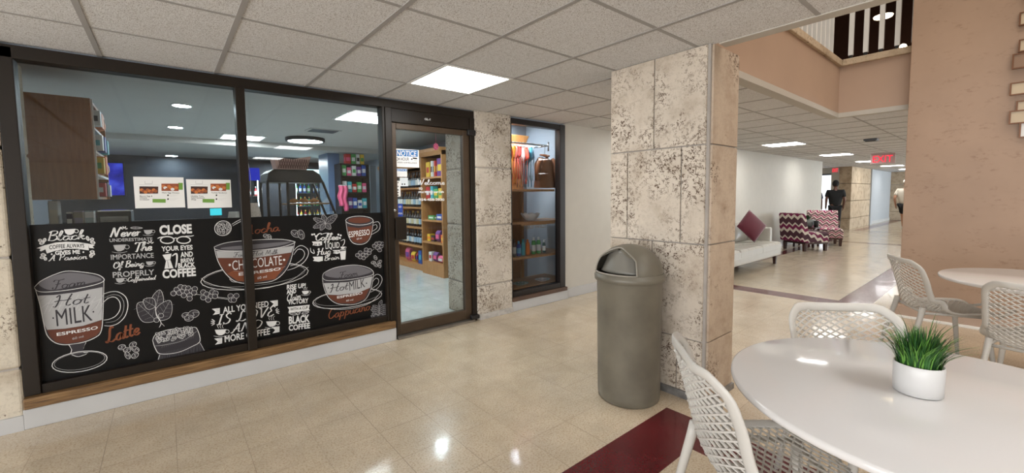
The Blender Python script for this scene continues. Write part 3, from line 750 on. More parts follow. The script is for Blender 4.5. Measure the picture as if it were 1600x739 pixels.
# ================================================================== CORRIDOR FURNITURE
M_leather = mat('cream_leather', srgb(178, 174, 164), .35, var=.04, vscale=5, bump=.1, bscale=30)
def cushion(b, x0, x1, y0, y1, z0, z1, nx=6, ny=5, puff=.02, tuft=None, mi=0):
    """soft rounded box with a puffed top"""
    def S(u, v):
        x = x0+(x1-x0)*u; y = y0+(y1-y0)*v
        e = min(u*(x1-x0), (1-u)*(x1-x0), v*(y1-y0), (1-v)*(y1-y0)); z = z1-(.035*max(0, 1-e/.05)**2)
        if tuft:
            du = abs(((x-x0)/tuft+.0) % 1-.5)*2; dv = abs(((y-y0)/tuft) % 1-.5)*2
            z -= puff*(max(0, du-.80)/.2)**2; z -= puff*(max(0, dv-.80)/.2)**2
        else: z += puff*math.sin(PI*u)*math.sin(PI*v)
        return (x, y, z)
    b.grid(S, nx, ny, mi)
    r = .02; n0 = len(b.v)
    b.box(x0, x1, y0, y1, z0, z1-.036, mi)
SX0, SX1, SY0, SY1 = 6.35, 9.15, 2.79, 3.62
t = thing('sofa', 'cream leather tufted sofa against the pale corridor wall', 'sofa', ((SX0+SX1)/2, 3.2, 0)); ox, oy = -(SX0+SX1)/2, -3.2
b = MB(); b.box(SX0+ox, SX1+ox, SY0+oy, SY1+oy, .17, .30); b.build('base', M_leather, t, bevel=.02)
for k in range(3):
    w_ = (SX1-SX0)/3; b = MB(); cushion(b, SX0+ox+w_*k+.004, SX0+ox+w_*(k+1)-.004, SY0+oy, 3.42+oy, .295, .425, 36, 24, .014, tuft=.31); b.build('seat_cushion', M_leather, t)
b = MB(); 
def bk(u, v):
    x = SX0+ox+(SX1-SX0)*u; a = v*PI*.5
    return (x, 0, 0)
b.prism([(3.38+oy, .42), (3.43+oy, .78), (3.47+oy, .80), (3.56+oy, .80), (3.60+oy, .77), (3.60+oy, .17), (3.44+oy, .17)], SX0+ox, SX1+ox-.14, axis='x'); b.build('backrest', M_leather, t, bevel=.02)
b = MB(); b.box(SX1+ox-.13, SX1+ox, 2.95+oy, 3.60+oy, .30, .69); b.build('armrest', M_leather, t, bevel=.035, seg=4)
for k in range(4):
    w_ = .66; b = MB(); x0 = SX0+ox+.02+w_*k
    def S(u, v):
        x = x0+.64*u; z = .42+.34*v; y = 3.36+oy+.05*v-.06*(math.sin(PI*u)*math.sin(PI*v))**.6; return (x, y, z)
    b.grid(S, 12, 10); b.build('back_cushion', M_leather, t, solid=.05)
for (x, y) in ((SX0+.1, SY0+.08), (SX1-.1, SY0+.08), (SX0+.1, SY1-.08), (SX1-.1, SY1-.08)):
    b = MB(); b.lathe([(.030, 0), (.046, .17)], n=4, smooth=False); o = b.build('leg', M_dkwood, t); o.location = (x+ox, y+oy, 0); o.rotation_euler.z = PI/4
# pillow
t = tag(MB().build('throw_pillow', M_leather), 'burgundy square pillow set on its corner against the sofa', 'pillow'); bpy.data.objects.remove(t)
b = MB()
M_burg = mat('burgundy_velvet', srgb(92, 12, 36), .8, sheen=.4, var=.06)
for sgn in (1, -1):
    def S(u, v):
        a, c = u*2-1, v*2-1; th = .065*((1-a*a)*(1-c*c))**.45; k = 1-.05*(1-abs(a*c)); return (a*.225*(1-.06*(1-c*c)*0+0), sgn*th, c*.225)
    b.grid(S, 14, 14)
o = b.build('throw_pillow', M_burg, weld=True); tag(o, 'burgundy square pillow set on its corner against the cream sofa', 'pillow')
o.matrix_world = Matrix.Translation((8.62, 3.13, .425+.31)) @ Matrix.Rotation(R(-30), 4, 'Z') @ Matrix.Rotation(R(-14), 4, 'X') @ Matrix.Rotation(R(45), 4, 'Y')
# patterned slipper chairs
def zig(name, c1, c2, c3, per=.17, amp=.055, pitch=.16):
    g = NT(name); x, y, z = g.sep()
    u = g.math('ADD', g.math('ADD', x, y), 10)
    fr = g.math('FRACT', g.math('DIVIDE', u, per)); tri = g.math('ABSOLUTE', g.math('SUBTRACT', fr, .5))
    v = g.math('ADD', g.math('ADD', z, g.math('MULTIPLY', x, .45)), g.math('MULTIPLY', tri, amp*2*1.2))
    s_ = g.math('FRACT', g.math('DIVIDE', v, pitch))
    col = g.ramp(s_, [(0, c1), (.20, c1), (.22, c2), (.45, c2), (.47, c1), (.60, c3), (.98, c3)])
    g.t.nodes[-1]; 
    for nd in g.t.nodes:
        if nd.bl_idname == 'ShaderNodeValToRGB': nd.color_ramp.interpolation = 'CONSTANT'
    g.l(col, g.b.inputs['Base Color']); g.b.inputs['Roughness'].default_value = .85; return g.m
M_zigA = zig('dark_purple_zigzag', srgb(206, 196, 184), srgb(112, 20, 68), srgb(74, 40, 52), pitch=.30)
M_zigB = zig('magenta_zigzag', srgb(220, 206, 196), srgb(150, 24, 88), srgb(110, 80, 84), pitch=.115, amp=.05, per=.15)
def slipper(label, loc, th, sz, mf):
    t = thing('slipper_chair', label, 'armchair', loc, th); h = sz/2
    b = MB()
    for sgn in (1,):
        b.box(-h+.02, h, -h, h, .20, .30)
        def S(u, v): 
            x = -h+.10+(sz-.10)*u; y = -h+sz*v; e = min((1-u)*sz, v*sz, (1-v)*sz); return (x, y, .44-.04*max(0, 1-e/.06)**2+.015*math.sin(PI*v))
        b.box(-h+.02, h, -h, h, .29, .40); b.grid(S, 16, 16)
    b.build('seat', mf, t, bevel=.02)
    b = MB(); b.prism([(-h-.06, .22), (-h-.12, .84), (-h-.10, .88), (-h-.02, .88), (-h+.01, .84), (-h+.11, .40), (-h+.11, .22)], -h, h, axis='y'); b.build('backrest', mf, t, bevel=.02)
    b = MB(); b.box(-h+.02, h-.01, -h+.01, h-.01, .165, .20); b.build('base_rail', M_dkwood, t)
    for (x, y) in ((h-.05, h-.05), (h-.05, -h+.05), (-h+.04, h-.05), (-h+.04, -h+.05)):
        b = MB(); b.lathe([(.036, 0), (.046, .17)], n=4, smooth=False); o = b.build('leg', M_dkwood, t); o.location = (x, y, 0); o.rotation_euler.z = PI/4
    return t
def sl_place(B, th, s): # B rear-right corner -> centre
    f = Vector((math.cos(th), math.sin(th), 0)); l = Vector((-f.y, f.x, 0)); c = Vector((B[0], B[1], 0))+f*s/2+l*s/2; return c
th = R(-30); c = sl_place((11.35, 3.0), th, .64); slipper('dark purple zigzag armless chair turned away, nearest the sofa', c, th, .64, M_zigA)
th = R(-157); f = Vector((math.cos(th), math.sin(th), 0)); l = Vector((-f.y, f.x, 0)); c = Vector((13.75, 2.93, 0))+f*.33-l*.33
slipper('magenta and cream zigzag armless chair facing us, farther from the sofa', c, th, .66, M_zigB)
# small side table with plant
t = thing('side_table', 'small dark side table between the two zigzag chairs', 'table', (12.5, 3.28, 0))
b = MB(); b.box(-.24, .24, -.24, .24, .46, .50); b.build('tabletop', M_dkwood, t, bevel=.005)
for sx in (-.2, .2):
    for sy in (-.2, .2): b = MB(); b.box(sx-.02, sx+.02, sy-.02, sy+.02, 0, .46); b.build('leg', M_dkwood, t)
t = thing('potted_plant', 'small leafy plant in a grey pot on the side table', 'potted plant', (12.45, 3.28, .50))
b = MB(); b.lathe([(.10, 0), (.17, .05), (.19, .18), (.175, .18), (.16, .16), (0, .16)], n=24); b.build('pot', mat('grey_pot', srgb(128, 132, 130), .4), t)
b = MB()
for k in range(46):
    a = rg.uniform(0, 2*PI); l_ = rg.uniform(.10, .2); e = rg.uniform(.3, 1.2); d_ = Vector((math.cos(a)*math.cos(e), math.sin(a)*math.cos(e), math.sin(e))); s_ = Vector((-math.sin(a), math.cos(a), 0))*.03
    o_ = Vector((0, 0, .16)); b.add([o_, o_+d_*l_*.5+s_, o_+d_*l_, o_+d_*l_*.5-s_], [(0, 1, 2, 3)], 0)
b.build('foliage', M_leafs[2], t)
t = thing('candle_cup', 'dark cup standing beside the small plant on the side table', 'cup', (12.36, 3.05, .50))
b = MB(); b.lathe([(.045, 0), (.055, .16), (.048, .16), (.04, .02), (0, .02)], n=20); b.build('cup_body', M_black, t)
b = MB(); b.lathe([(.0, .15), (.044, .15), (.044, .156), (0, .156)], n=16); b.build('lid', M_dkwood, t)

# exit signs
def exit_sign(x, y, ztop, w, h, label, rz=0):
    t = thing('exit_sign', label, 'sign', (x, y, ztop), rz)
    b = MB(); b.box(-.02, .02, -w/2, w/2, -h, 0); b.build('housing', mat('sign_housing', srgb(190, 160, 158), .4), t, bevel=.005)
    ft = text_mesh('EXIT'); 
    vs, fs, tw = ft; s_ = (w*.80)/tw; hs = h*.66/.70
    b = MB(); b.add([(-.0225, w*.40-v[0]*s_, -h*.84+v[1]*hs) for v in vs], fs); b.build('lettering', emit('exit_red_glow', (1, .02, .05, 1), 1.3), t)
    b = MB(); b.box(-.015, .015, -.05, .05, 0, .012); b.build('mount', M_white, t)
_tm = {}
def text_mesh(txt, bold=.0, shear=0, spacing=1.0):
    """flat mesh of the text: vertices (x,y), faces, width"""
    key = (txt, bold, shear, spacing)
    if key in _tm: return _tm[key]
    cu = bpy.data.curves.new('t', 'FONT'); cu.body = txt; cu.fill_mode = 'FRONT'; cu.resolution_u = 3; cu.offset = bold; cu.shear = shear; cu.space_character = spacing; cu.size = 1
    o = bpy.data.objects.new('t', cu); COL.objects.link(o); bpy.context.view_layer.update()
    me = bpy.data.meshes.new_from_object(o.evaluated_get(bpy.context.evaluated_depsgraph_get()))
    vs = [(v.co.x, v.co.y) for v in me.vertices]; fs = [tuple(p.vertices) for p in me.polygons]
    bpy.data.objects.remove(o); bpy.data.curves.remove(cu); bpy.data.meshes.remove(me)
    x0 = min(v[0] for v in vs); vs = [(v[0]-x0, v[1]) for v in vs]; r_ = (vs, fs, max(v[0] for v in vs)); _tm[key] = r_; return r_
exit_sign(13.3, 2.03, H-.012, .44, .24, 'large red glowing EXIT sign hanging from the corridor ceiling')
exit_sign(19.1, 4.20, H-.012, .20, .20, 'small red glowing exit sign above the daylit far door')

# ================================================================== PEOPLE
def skin(name, joints, edges, m, parent, sub=1):
    """joints: {key: (pos, radius)}; first key is the root"""
    keys = list(joints); idx = {k: i for i, k in enumerate(keys)}
    me = bpy.data.meshes.new(name); me.from_pydata([joints[k][0] for k in keys], [(idx[a], idx[b_]) for a, b_ in edges], [])
    o = bpy.data.objects.new(name, me); COL.objects.link(o); o.parent = parent; me.materials.append(m)
    md = o.modifiers.new('skin', 'SKIN'); md.use_smooth_shade = True
    for i, k in enumerate(keys):
        r_ = joints[k][1]; me.skin_vertices[0].data[i].radius = r_ if isinstance(r_, tuple) else (r_, r_)
    me.skin_vertices[0].data[0].use_root = True
    s_ = o.modifiers.new('sub', 'SUBSURF'); s_.levels = sub; s_.render_levels = sub
    return o
def person(label, loc, rz, Hh, skinc, hairc, shirt, lower, walk=0, shorts=False, cap=None, arm='side', bulk=1.0):
    t = thing('person', label, 'person', loc, rz); k = Hh/1.75
    MS = mat('skin_'+str(abs(hash(label)) % 99), skinc, .5); 
    hip = .93*k; sh = 1.43*k; hz = hip
    kf, kb = walk*.30, -walk*.28
    J = {'pelvis': ((0, 0, hip), (.13*bulk*k, .10*bulk*k)), 'waist': ((0, 0, hip+.16*k), (.135*bulk*k, .10*bulk*k)), 'chest': ((.01, 0, hip+.36*k), (.155*bulk*k, .11*bulk*k)), 'neckb': ((0, 0, sh+.04*k), (.07*k, .06*k)), 'neck': ((.015, 0, sh+.10*k), .052*k), 'headb': ((.03, 0, sh+.15*k), .055*k)}
    E_ = [('pelvis', 'waist'), ('waist', 'chest'), ('chest', 'neckb'), ('neckb', 'neck'), ('neck', 'headb')]
    arms = {}
    for s_, n_ in ((1, 'l'), (-1, 'r')):
        fwd = kf if n_ == 'l' else kb
        J['hip'+n_] = ((0, s_*.09*k, hip-.06*k), .095*bulk*k); J['kn'+n_] = ((fwd*.55+.02, s_*.10*k, .50*k), .062*k); J['an'+n_] = ((fwd-.02-(.10 if fwd < 0 else 0), s_*.10*k, .085*k+(.05 if fwd < 0 else 0)), .038*k)
        J['ca'+n_] = ((fwd*.75-.02, s_*.10*k, .36*k), .058*k); J['to'+n_] = ((fwd+.13*k-(.10 if fwd < 0 else 0), s_*.11*k, .03*k), (.04*k, .028*k))
        J['sh'+n_] = ((0, s_*.19*bulk*k, sh-.01*k), .062*k)
        if arm == 'back': el = (-.10, s_*.30*k, sh-.28*k); wr = (.06, s_*.27*k, sh-.50*k)
        else: el = (-.04-fwd*.3, s_*.232*bulk*k, sh-.29*k); wr = (.07-fwd*.4, s_*.225*bulk*k, sh-.52*k)
        J['el'+n_] = (el, .042*k); J['wr'+n_] = (wr, .028*k)
        hd = (Vector(wr)-Vector(el)).normalized(); pm = Vector(wr)+hd*.07*k; J['pa'+n_] = (tuple(pm), (.036*k, .018*k))
        E_ += [('pelvis', 'hip'+n_), ('hip'+n_, 'kn'+n_), ('kn'+n_, 'ca'+n_), ('ca'+n_, 'an'+n_), ('an'+n_, 'to'+n_), ('chest', 'sh'+n_), ('sh'+n_, 'el'+n_), ('el'+n_, 'wr'+n_), ('wr'+n_, 'pa'+n_)]
        for fi, (dx, ln) in enumerate(((-.026, .065), (-.009, .078), (.009, .073), (.026, .058))):
            a_ = pm+Vector((dx*k, 0, 0))+hd*.03*k; b_ = a_+hd*ln*.5*k; c_ = b_+hd*ln*.45*k+Vector((0, -s_*.018*k, 0))
            J[f'f{fi}a{n_}'] = (tuple(a_), .0095*k); J[f'f{fi}b{n_}'] = (tuple(b_), .0085*k); J[f'f{fi}c{n_}'] = (tuple(c_), .007*k); E_ += [('pa'+n_, f'f{fi}a{n_}'), (f'f{fi}a{n_}', f'f{fi}b{n_}'), (f'f{fi}b{n_}', f'f{fi}c{n_}')]
        a_ = Vector(wr)+hd*.03*k+Vector((.035*k, 0, 0)); b_ = a_+hd*.04*k+Vector((.012*k, -s_*.015*k, 0)); J['tha'+n_] = (tuple(a_), .011*k); J['thb'+n_] = (tuple(b_), .009*k); E_ += [('wr'+n_, 'tha'+n_), ('tha'+n_, 'thb'+n_)]
    body = skin('body', J, E_, MS, t, 2)
    hc = Vector((.035, 0, sh+.245*k))
    b = MB(); b.ball(hc, .105*k, 20, 14, sc=(.96, .78, 1.14)); b.ball(hc+Vector((.095*k, 0, -.01*k)), .02*k, 8, 6, sc=(1, .7, 1.4))
    for s_ in (1, -1): b.ball(hc+Vector((-.005, s_*.082*k, -.005)), .03*k, 8, 6, sc=(.6, .3, 1)); b.ball(hc+Vector((.088*k, s_*.033*k, .012)), .012*k, 8, 6)
    b.ball(hc+Vector((.085*k, 0, -.055*k)), .022*k, 8, 6, sc=(.5, 1, .35)); b.ball(hc+Vector((.05*k, 0, -.09*k)), .05*k, 10, 8, sc=(.9, .8, .6))
    b.build('head', MS, t)
    b = MB(); b.ball(hc+Vector((-.014*k, 0, .022*k)), .113*k, 18, 12, sc=(.96, .82, 1.06) if not cap else (.9, .8, .9)); b.build('hair', mat('hair_'+str(len(MATS)), hairc, .8, bump=.5, bscale=60), t)
    if cap:
        b = MB(); b.lathe([(.108*k, 0), (.106*k, .05*k), (.085*k, .09*k), (.04*k, .11*k), (0, .115*k)], c=tuple(hc+Vector((-.005, 0, .03*k))), n=20, sy=.86)
        b.grid(lambda u, v: tuple(hc+Vector((.08*k+.09*k*v*(1-((u-.5)*1.6)**2), (u-.5)*.15*k, .035*k-.01*v))), 8, 4); b.build('cap', mat('cap_cloth', cap, .8), t)
    # clothes: looser copies of torso and limb chains
    MC = mat('shirt_'+str(len(MATS)), shirt, .85, bump=.2, bscale=12)
    def P(n_): return Vector(J[n_][0])
    q = 1.13*bulk
    JJ = {'chest': (J['chest'][0], (.165*q*k, .125*q*k)), 'waist': (J['waist'][0], (.150*q*k, .12*q*k)), 'hem': ((0, 0, hip-.08*k), (.155*q*k, .125*q*k)), 'nk': ((0, 0, sh+.04*k), (.085*k, .07*k))}
    EE = [('chest', 'waist'), ('waist', 'hem'), ('chest', 'nk')]
    for n_ in 'lr':
        JJ['sh'+n_] = (J['sh'+n_][0], .082*k); m_ = P('sh'+n_).lerp(P('el'+n_), .75); JJ['sl'+n_] = (tuple(m_), .068*k); EE += [('chest', 'sh'+n_), ('sh'+n_, 'sl'+n_)]
    skin('shirt', JJ, EE, MC, t, 2)
    ML = mat('lower_'+str(len(MATS)), lower, .85)
    JJ = {'p': ((0, 0, hip), (.140*bulk*k, .115*bulk*k))}; EE = []
    for n_ in 'lr':
        JJ['h'+n_] = (J['hip'+n_][0], .108*bulk*k); m_ = P('hip'+n_).lerp(P('kn'+n_), .85) if shorts else P('kn'+n_); JJ['k'+n_] = (tuple(m_), .088*k if shorts else .078*k); EE += [('p', 'h'+n_), ('h'+n_, 'k'+n_)]
        if not shorts: JJ['a'+n_] = (J['an'+n_][0], .062*k); EE.append(('k'+n_, 'a'+n_))
    skin('shorts' if shorts else 'trousers', JJ, EE, ML, t, 2)
    for n_ in 'lr':
        a_, c_ = P('an'+n_), P('to'+n_); b = MB()
        b.ball(((a_.x+c_.x)/2+.005, a_.y, .045+min(a_.z-.085*k, .1)), .13*k, 14, 8, sc=(1, .38, .36)); b.ball((a_.x-.01, a_.y, .06+min(a_.z-.085*k, .1)), .05*k, 10, 8); b.build('shoe', mat('shoe_'+str(shorts), srgb(225, 222, 216) if shorts else srgb(24, 22, 22), .5), t)
    return t
person('man in a black shirt with black hair standing behind the zigzag chairs, facing away', (17.4, 3.80, 0), R(20), 1.70, srgb(96, 62, 48), srgb(14, 12, 12), srgb(6, 6, 7), srgb(14, 14, 17), bulk=1.06)
person('man in a white cap, pale T-shirt and black shorts walking away down the corridor', (20.4, 2.46, 0), R(-8), 1.72, srgb(176, 130, 104), srgb(120, 110, 100), srgb(198, 190, 176), srgb(22, 22, 24), walk=1, shorts=True, cap=srgb(226, 222, 214), bulk=1.12)
person('person in dark clothes mostly hidden by the corridor wall corner at the far door', (17.9, 4.50, 0), R(200), 1.60, srgb(120, 84, 66), srgb(20, 16, 14), srgb(40, 46, 66), srgb(26, 26, 34))

# ================================================================== WINDOW VINYL (flat printed film on the glass)
DY = FY+.0275
A_COL = [srgb(214, 214, 212), srgb(168, 168, 168), srgb(104, 102, 106), srgb(52, 50, 54), srgb(96, 56, 42), srgb(150, 88, 56), srgb(7, 7, 8), srgb(124, 72, 48)]
A_MATS = [mat('vinyl_ink_'+n, c, .4, spec=.25) for n, c in zip(('white', 'pale_grey', 'mid_grey', 'dark_grey', 'coffee', 'orange', 'black', 'caramel'), A_COL)]
WHT, LG, MG, DG, BR, OR, BK, CA = range(8)
def F(px, py, Y=None):
    p = on_y(px, py, Y or DY); return (p.x, p.z)
def catmull(pts, closed=False, n=6):
    P = [Vector(p) for p in pts]; N = len(P); out = []
    if N < 3: return [tuple(p) for p in P]
    for i in range(N if closed else N-1):
        p0 = P[(i-1) % N] if closed or i > 0 else P[0]; p1 = P[i]; p2 = P[(i+1) % N]; p3 = P[(i+2) % N] if closed or i+2 < N else P[-1]
        for k in range(n):
            t = k/n; out.append(tuple(.5*((2*p1)+(p2-p0)*t+(2*p0-5*p1+4*p2-p3)*t*t+(3*p1-p0-3*p2+p3)*t**3)))
    if not closed: out.append(tuple(P[-1]))
    return out
class Art:
    """printed motif; every shape is given in photograph pixels and laid on the glass plane"""
    def __init__(s, Y=None): s.b = MB(); s.Y = Y or DY; s.k = 0
    def y(s): s.k += 1; return s.Y-.00045-.00001*s.k
    def m(s, p): return F(p[0], p[1], s.Y)
    def fill(s, pts, col, smooth=True, raw=False):
        q = [p if raw else s.m(p) for p in pts]
        if smooth: q = catmull(q, True, 5)
        yy = s.y(); s.b.add([(x, yy, z) for x, z in q], [tuple(range(len(q)))], col); return s
    def line(s, pts, w, col=WHT, closed=False, smooth=True, raw=False, nib=False):
        q = [Vector(p if raw else s.m(p)) for p in pts]
        if smooth: q = [Vector(p) for p in catmull(q, closed, 5)]
        yy = s.y(); n = len(q); vs = []
        for i, p in enumerate(q):
            t = (q[(i+1) % n]-q[i-1]) if closed else (q[min(i+1, n-1)]-q[max(i-1, 0)])
            if t.length < 1e-9: t = Vector((1, 0))
            t.normalize(); nn = Vector((-t.y, t.x)); ww = w/2
            if nib: ww *= .42+.75*abs(t.dot(Vector((.35, .94))))
            elif not closed: ww *= 1-.45*abs(2*i/(n-1)-1)**3
            vs += [p+nn*ww, p-nn*ww]
        fs = [(2*i, 2*i+1, (2*i+3) % (2*n), (2*i+2) % (2*n)) for i in range(n if closed else n-1)]
        s.b.add([(v[0], yy, v[1]) for v in vs], fs, col); return s
    def ell(s, c, rx, ry, tilt=0, a0=0, a1=360, n=28):
        t = R(tilt); return [(c[0]+rx*math.cos(R(a))*math.cos(t)-ry*math.sin(R(a))*math.sin(t), c[1]+rx*math.cos(R(a))*math.sin(t)+ry*math.sin(R(a))*math.cos(t)) for a in [a0+(a1-a0)*k/n for k in range(n+(a1-a0 < 360))]]
    def ring(s, c, rx, ry, w, col=WHT, tilt=0, a0=0, a1=360):
        full = a1-a0 >= 360; return s.line(s.ell(c, rx, ry, tilt, a0, a1, 24 if full else 16), w, col, closed=full, smooth=False)
    def disc(s, c, rx, ry, col, tilt=0): return s.fill(s.ell(c, rx, ry, tilt), col, smooth=False)
    def text(s, txt, p0, p1, h, col=WHT, bold=.02, shear=0, arch=0, rot=True):
        a, b_ = Vector(s.m(p0)), Vector(s.m(p1)); hz = abs(s.m((p0[0], p0[1]-h))[1]-a[1])
        vs, fs, tw = text_mesh(txt, bold, shear); d = b_-a; L = d.length; up = Vector((-d.y, d.x))/L
        up = (up+Vector((0, 1))*2).normalized() if rot else Vector((0, 1)); yy = s.y(); out = []
        for (u, v) in vs:
            p = a+d*(u/tw)+up*(v/.715*hz)+Vector((0, arch*hz*(1-(2*u/tw-1)**2))); out.append((p.x, yy, p.y))
        s.b.add(out, fs, col); return s
    def script(s, txt, p0, p1, h, col=WHT, w=.085, shear=.22):
        a, b_ = Vector(s.m(p0)), Vector(s.m(p1)); hz = abs(s.m((p0[0], p0[1]-h))[1]-a[1]); d = b_-a; L = d.length; dn = d/L; up = Vector((-dn.y, dn.x))
        tot = sum(GLY[c][0] for c in txt); x = 0
        for c in txt:
            adv, strokes = GLY[c]
            for st in strokes:
                q = [a+dn*((x+u)/tot*L+shear*v*hz)+up*(v*hz) for u, v in st]; s.line([tuple(p) for p in q], w*hz, col, raw=True, nib=True)
            x += adv
        return s
    def build(s, name, parent): return s.b.build(name, A_MATS, parent)
_G = """a .52 .42,.36 .30,.43 .12,.34 .06,.14 .16,.0 .32,.06 .42,.36 .42,.10 .50,.0 .58,.08
b .48 -.04,.08 .14,.5 .2,.95 .12,1 .08,.7 .08,.1 .2,0 .36,.08 .38,.3 .26,.4 .12,.3
c .42 .36,.34 .24,.43 .08,.3 .06,.12 .18,0 .34,.06 .44,.16
d .52 .40,.34 .26,.43 .08,.3 .06,.1 .18,0 .34,.08 .42,.4 .5,1|.44,.5 .42,.1 .5,0 .58,.08
e .42 .04,.14 .2,.18 .34,.3 .28,.42 .14,.38 .06,.2 .12,.02 .28,0 .42,.12
f .36 .0,.1 .18,.5 .3,.9 .24,1 .16,.85 .14,.2 .1,-.35 .02,-.3 .1,0 .34,.1|.02,.42 .34,.46
g .5 .40,.36 .26,.43 .08,.3 .08,.1 .2,.02 .36,.12 .42,.4 .38,-.2 .22,-.38 .08,-.28 .2,-.08 .52,.1
h .5 -.02,.08 .16,.6 .22,.95 .14,1 .08,.7 .06,0|.07,.2 .2,.4 .34,.4 .38,.2 .38,.06 .46,0 .54,.08
i .26 .02,.12 .1,.42 .1,.1 .18,0 .26,.08|.14,.58 .15,.66
k .48 -.02,.08 .16,.6 .22,.95 .14,1 .08,.7 .06,0|.07,.2 .24,.42 .34,.36 .22,.24 .1,.2 .24,.14 .34,.0 .46,.06
l .26 -.04,.08 .14,.55 .2,.92 .12,1 .06,.7 .06,.15 .14,0 .26,.08
m .72 .02,.36 .08,.42 .08,0|.09,.25 .2,.42 .3,.38 .31,.0|.32,.25 .44,.42 .54,.36 .55,.1 .62,0 .72,.08
n .5 .02,.36 .08,.42 .08,0|.09,.25 .22,.42 .34,.36 .35,.1 .42,0 .52,.08
o .46 .26,.42 .08,.34 .06,.12 .18,0 .34,.08 .38,.3 .26,.42 .34,.34 .48,.36
p .5 .04,.38 .1,.44 .08,0 .04,-.38|.09,.25 .22,.43 .38,.34 .36,.08 .22,0 .1,.08
r .36 .02,.34 .08,.44 .08,0|.09,.25 .18,.4 .34,.38
s .36 .0,.08 .14,.28 .22,.44 .28,.24 .24,.04 .1,0 .04,.06
t .32 .14,.8 .1,.4 .1,.1 .18,0 .3,.08|.0,.44 .3,.48
u .5 .04,.42 .04,.12 .14,0 .3,.08 .38,.42 .38,.1 .46,0 .54,.08
v .44 .02,.38 .08,.42 .16,.0 .34,.38 .44,.36
B .6 .1,.0 .14,1|.02,.85 .2,1 .46,.98 .48,.72 .2,.54 .48,.5 .54,.2 .34,0 .04,.06
N .8 .02,.0 .1,.5 .16,.98 .3,.5 .46,.02 .54,.6 .66,1 .78,.94
T .62 .02,.82 .1,.98 .4,.94 .74,1|.4,.94 .32,.4 .26,0 .12,.02
O .74 .4,.98 .12,.8 .06,.3 .28,0 .58,.2 .64,.7 .42,.98 .3,.8 .5,.66
C .62 .58,.8 .46,1 .2,.86 .06,.4 .2,.02 .44,.04 .6,.24
F .6 .02,.8 .1,.96 .4,.92 .7,1|.36,.92 .3,.4 .22,.0 .04,.04 .06,.2|.16,.5 .36,.5 .5,.56
H .8 .02,.8 .14,.96 .18,.5 .12,.0 .0,.04|.66,1 .58,.5 .56,.1 .66,.0 .76,.08|.0,.44 .2,.5 .5,.48 .7,.56
L .6 .44,.86 .34,1 .24,.8 .22,.3 .1,.02 .02,.1 .2,.08 .4,0 .6,.12
M .9 .02,.04 .1,.4 .2,.98 .32,.5 .38,.2 .5,.6 .62,.98 .66,.4 .7,.06 .82,.06
P .58 .12,.0 .16,1|.02,.8 .2,1 .46,.96 .5,.7 .34,.5 .18,.52
A .72 .0,.08 .1,.02 .3,.5 .46,1 .5,.5 .54,.06 .66,.06|.16,.36 .4,.4 .6,.38
W .92 .02,.9 .1,.98 .14,.5 .2,.0 .34,.5 .42,.8 .48,.3 .54,.0 .7,.5 .82,1 .9,.9
S .5 .42,.84 .3,1 .14,.84 .22,.58 .4,.36 .34,.06 .12,.0 .04,.16
I .34 .06,.94 .3,.96|.2,.96 .14,.04|.0,.02 .28,.04
V .6 .02,.92 .12,.98 .2,.4 .26,.02 .44,.6 .58,1
E .5 .46,.86 .3,1 .14,.84 .24,.56 .1,.4 .06,.12 .22,0 .46,.14
D .7 .14,.98 .1,.0|.0,.9 .3,1 .6,.7 .5,.2 .2,0 .04,.08"""
GLY = {' ': (.3, [])}
for ln in _G.split('\n'):
    ch, adv, rest = ln.split(' ', 2); GLY[ch] = (float(adv), [[tuple(map(float, q.split(','))) for q in st.split()] for st in rest.split('|')])

def vinyl(x0, x1, label):
    t = thing('window_decal', label, 'window decal', ((x0+x1)/2, DY, .24))
    b = MB(); b.box(x0-(x0+x1)/2, x1-(x0+x1)/2, -.0002, .0008, .003, .978); b.build('black_film', A_MATS[BK], t); t['_dx'] = 0; return t
vL = vinyl(-.643, .438, 'black coffee-themed window film on the left pane with the tall latte glass')
vR = vinyl(.504, 1.573, 'black coffee-themed window film on the right pane with the cappuccino cup')
for v_ in (vL, vR): del v_['_dx']
def attach(o, t):
    o.parent = t; o.matrix_parent_inverse = Matrix.Identity(4)
    for v in o.data.vertices: v.co = v.co-Vector(t.location)
    return o
def bean(A, x, y, r, ang=0, w=.002):
    A.disc((x, y), r, r*.66, DG, ang).ring((x, y), r, r*.66, w, WHT, ang)
    c, s_ = math.cos(R(ang)), math.sin(R(ang)); A.line([(x-r*c, y-r*s_), (x-r*.3*s_, y+r*.3*c), (x+r*.3*s_, y-r*.3*c), (x+r*c, y+r*s_)], w)
def berries(A, pts, r, w=.002):
    for x, y in pts: A.disc((x, y), r, r*.9, DG); A.ring((x, y), r, r*.9, w); A.line([(x-r*.4, y-r*.3), (x, y-r*.55)], w*.7)
def leaf(A, a, b_, wd, w=.002, col=WHT, veins=4):
    a, b_ = Vector(a), Vector(b_); d = b_-a; n = Vector((-d.y, d.x)).normalized()*wd
    L = [a, a+d*.3+n, a+d*.7+n*.8, b_, a+d*.7-n*.8, a+d*.3-n]; A.fill([tuple(p) for p in L], DG); A.line([tuple(p) for p in L], w, col, closed=True); A.line([tuple(a), tuple(b_)], w*.8, col)
    for k in range(1, veins+1):
        u = k/(veins+1)
        for s_ in (1, -1): A.line([tuple(a+d*u), tuple(a+d*min(1, u+.14)+n*s_*.75)], w*.6, LG)
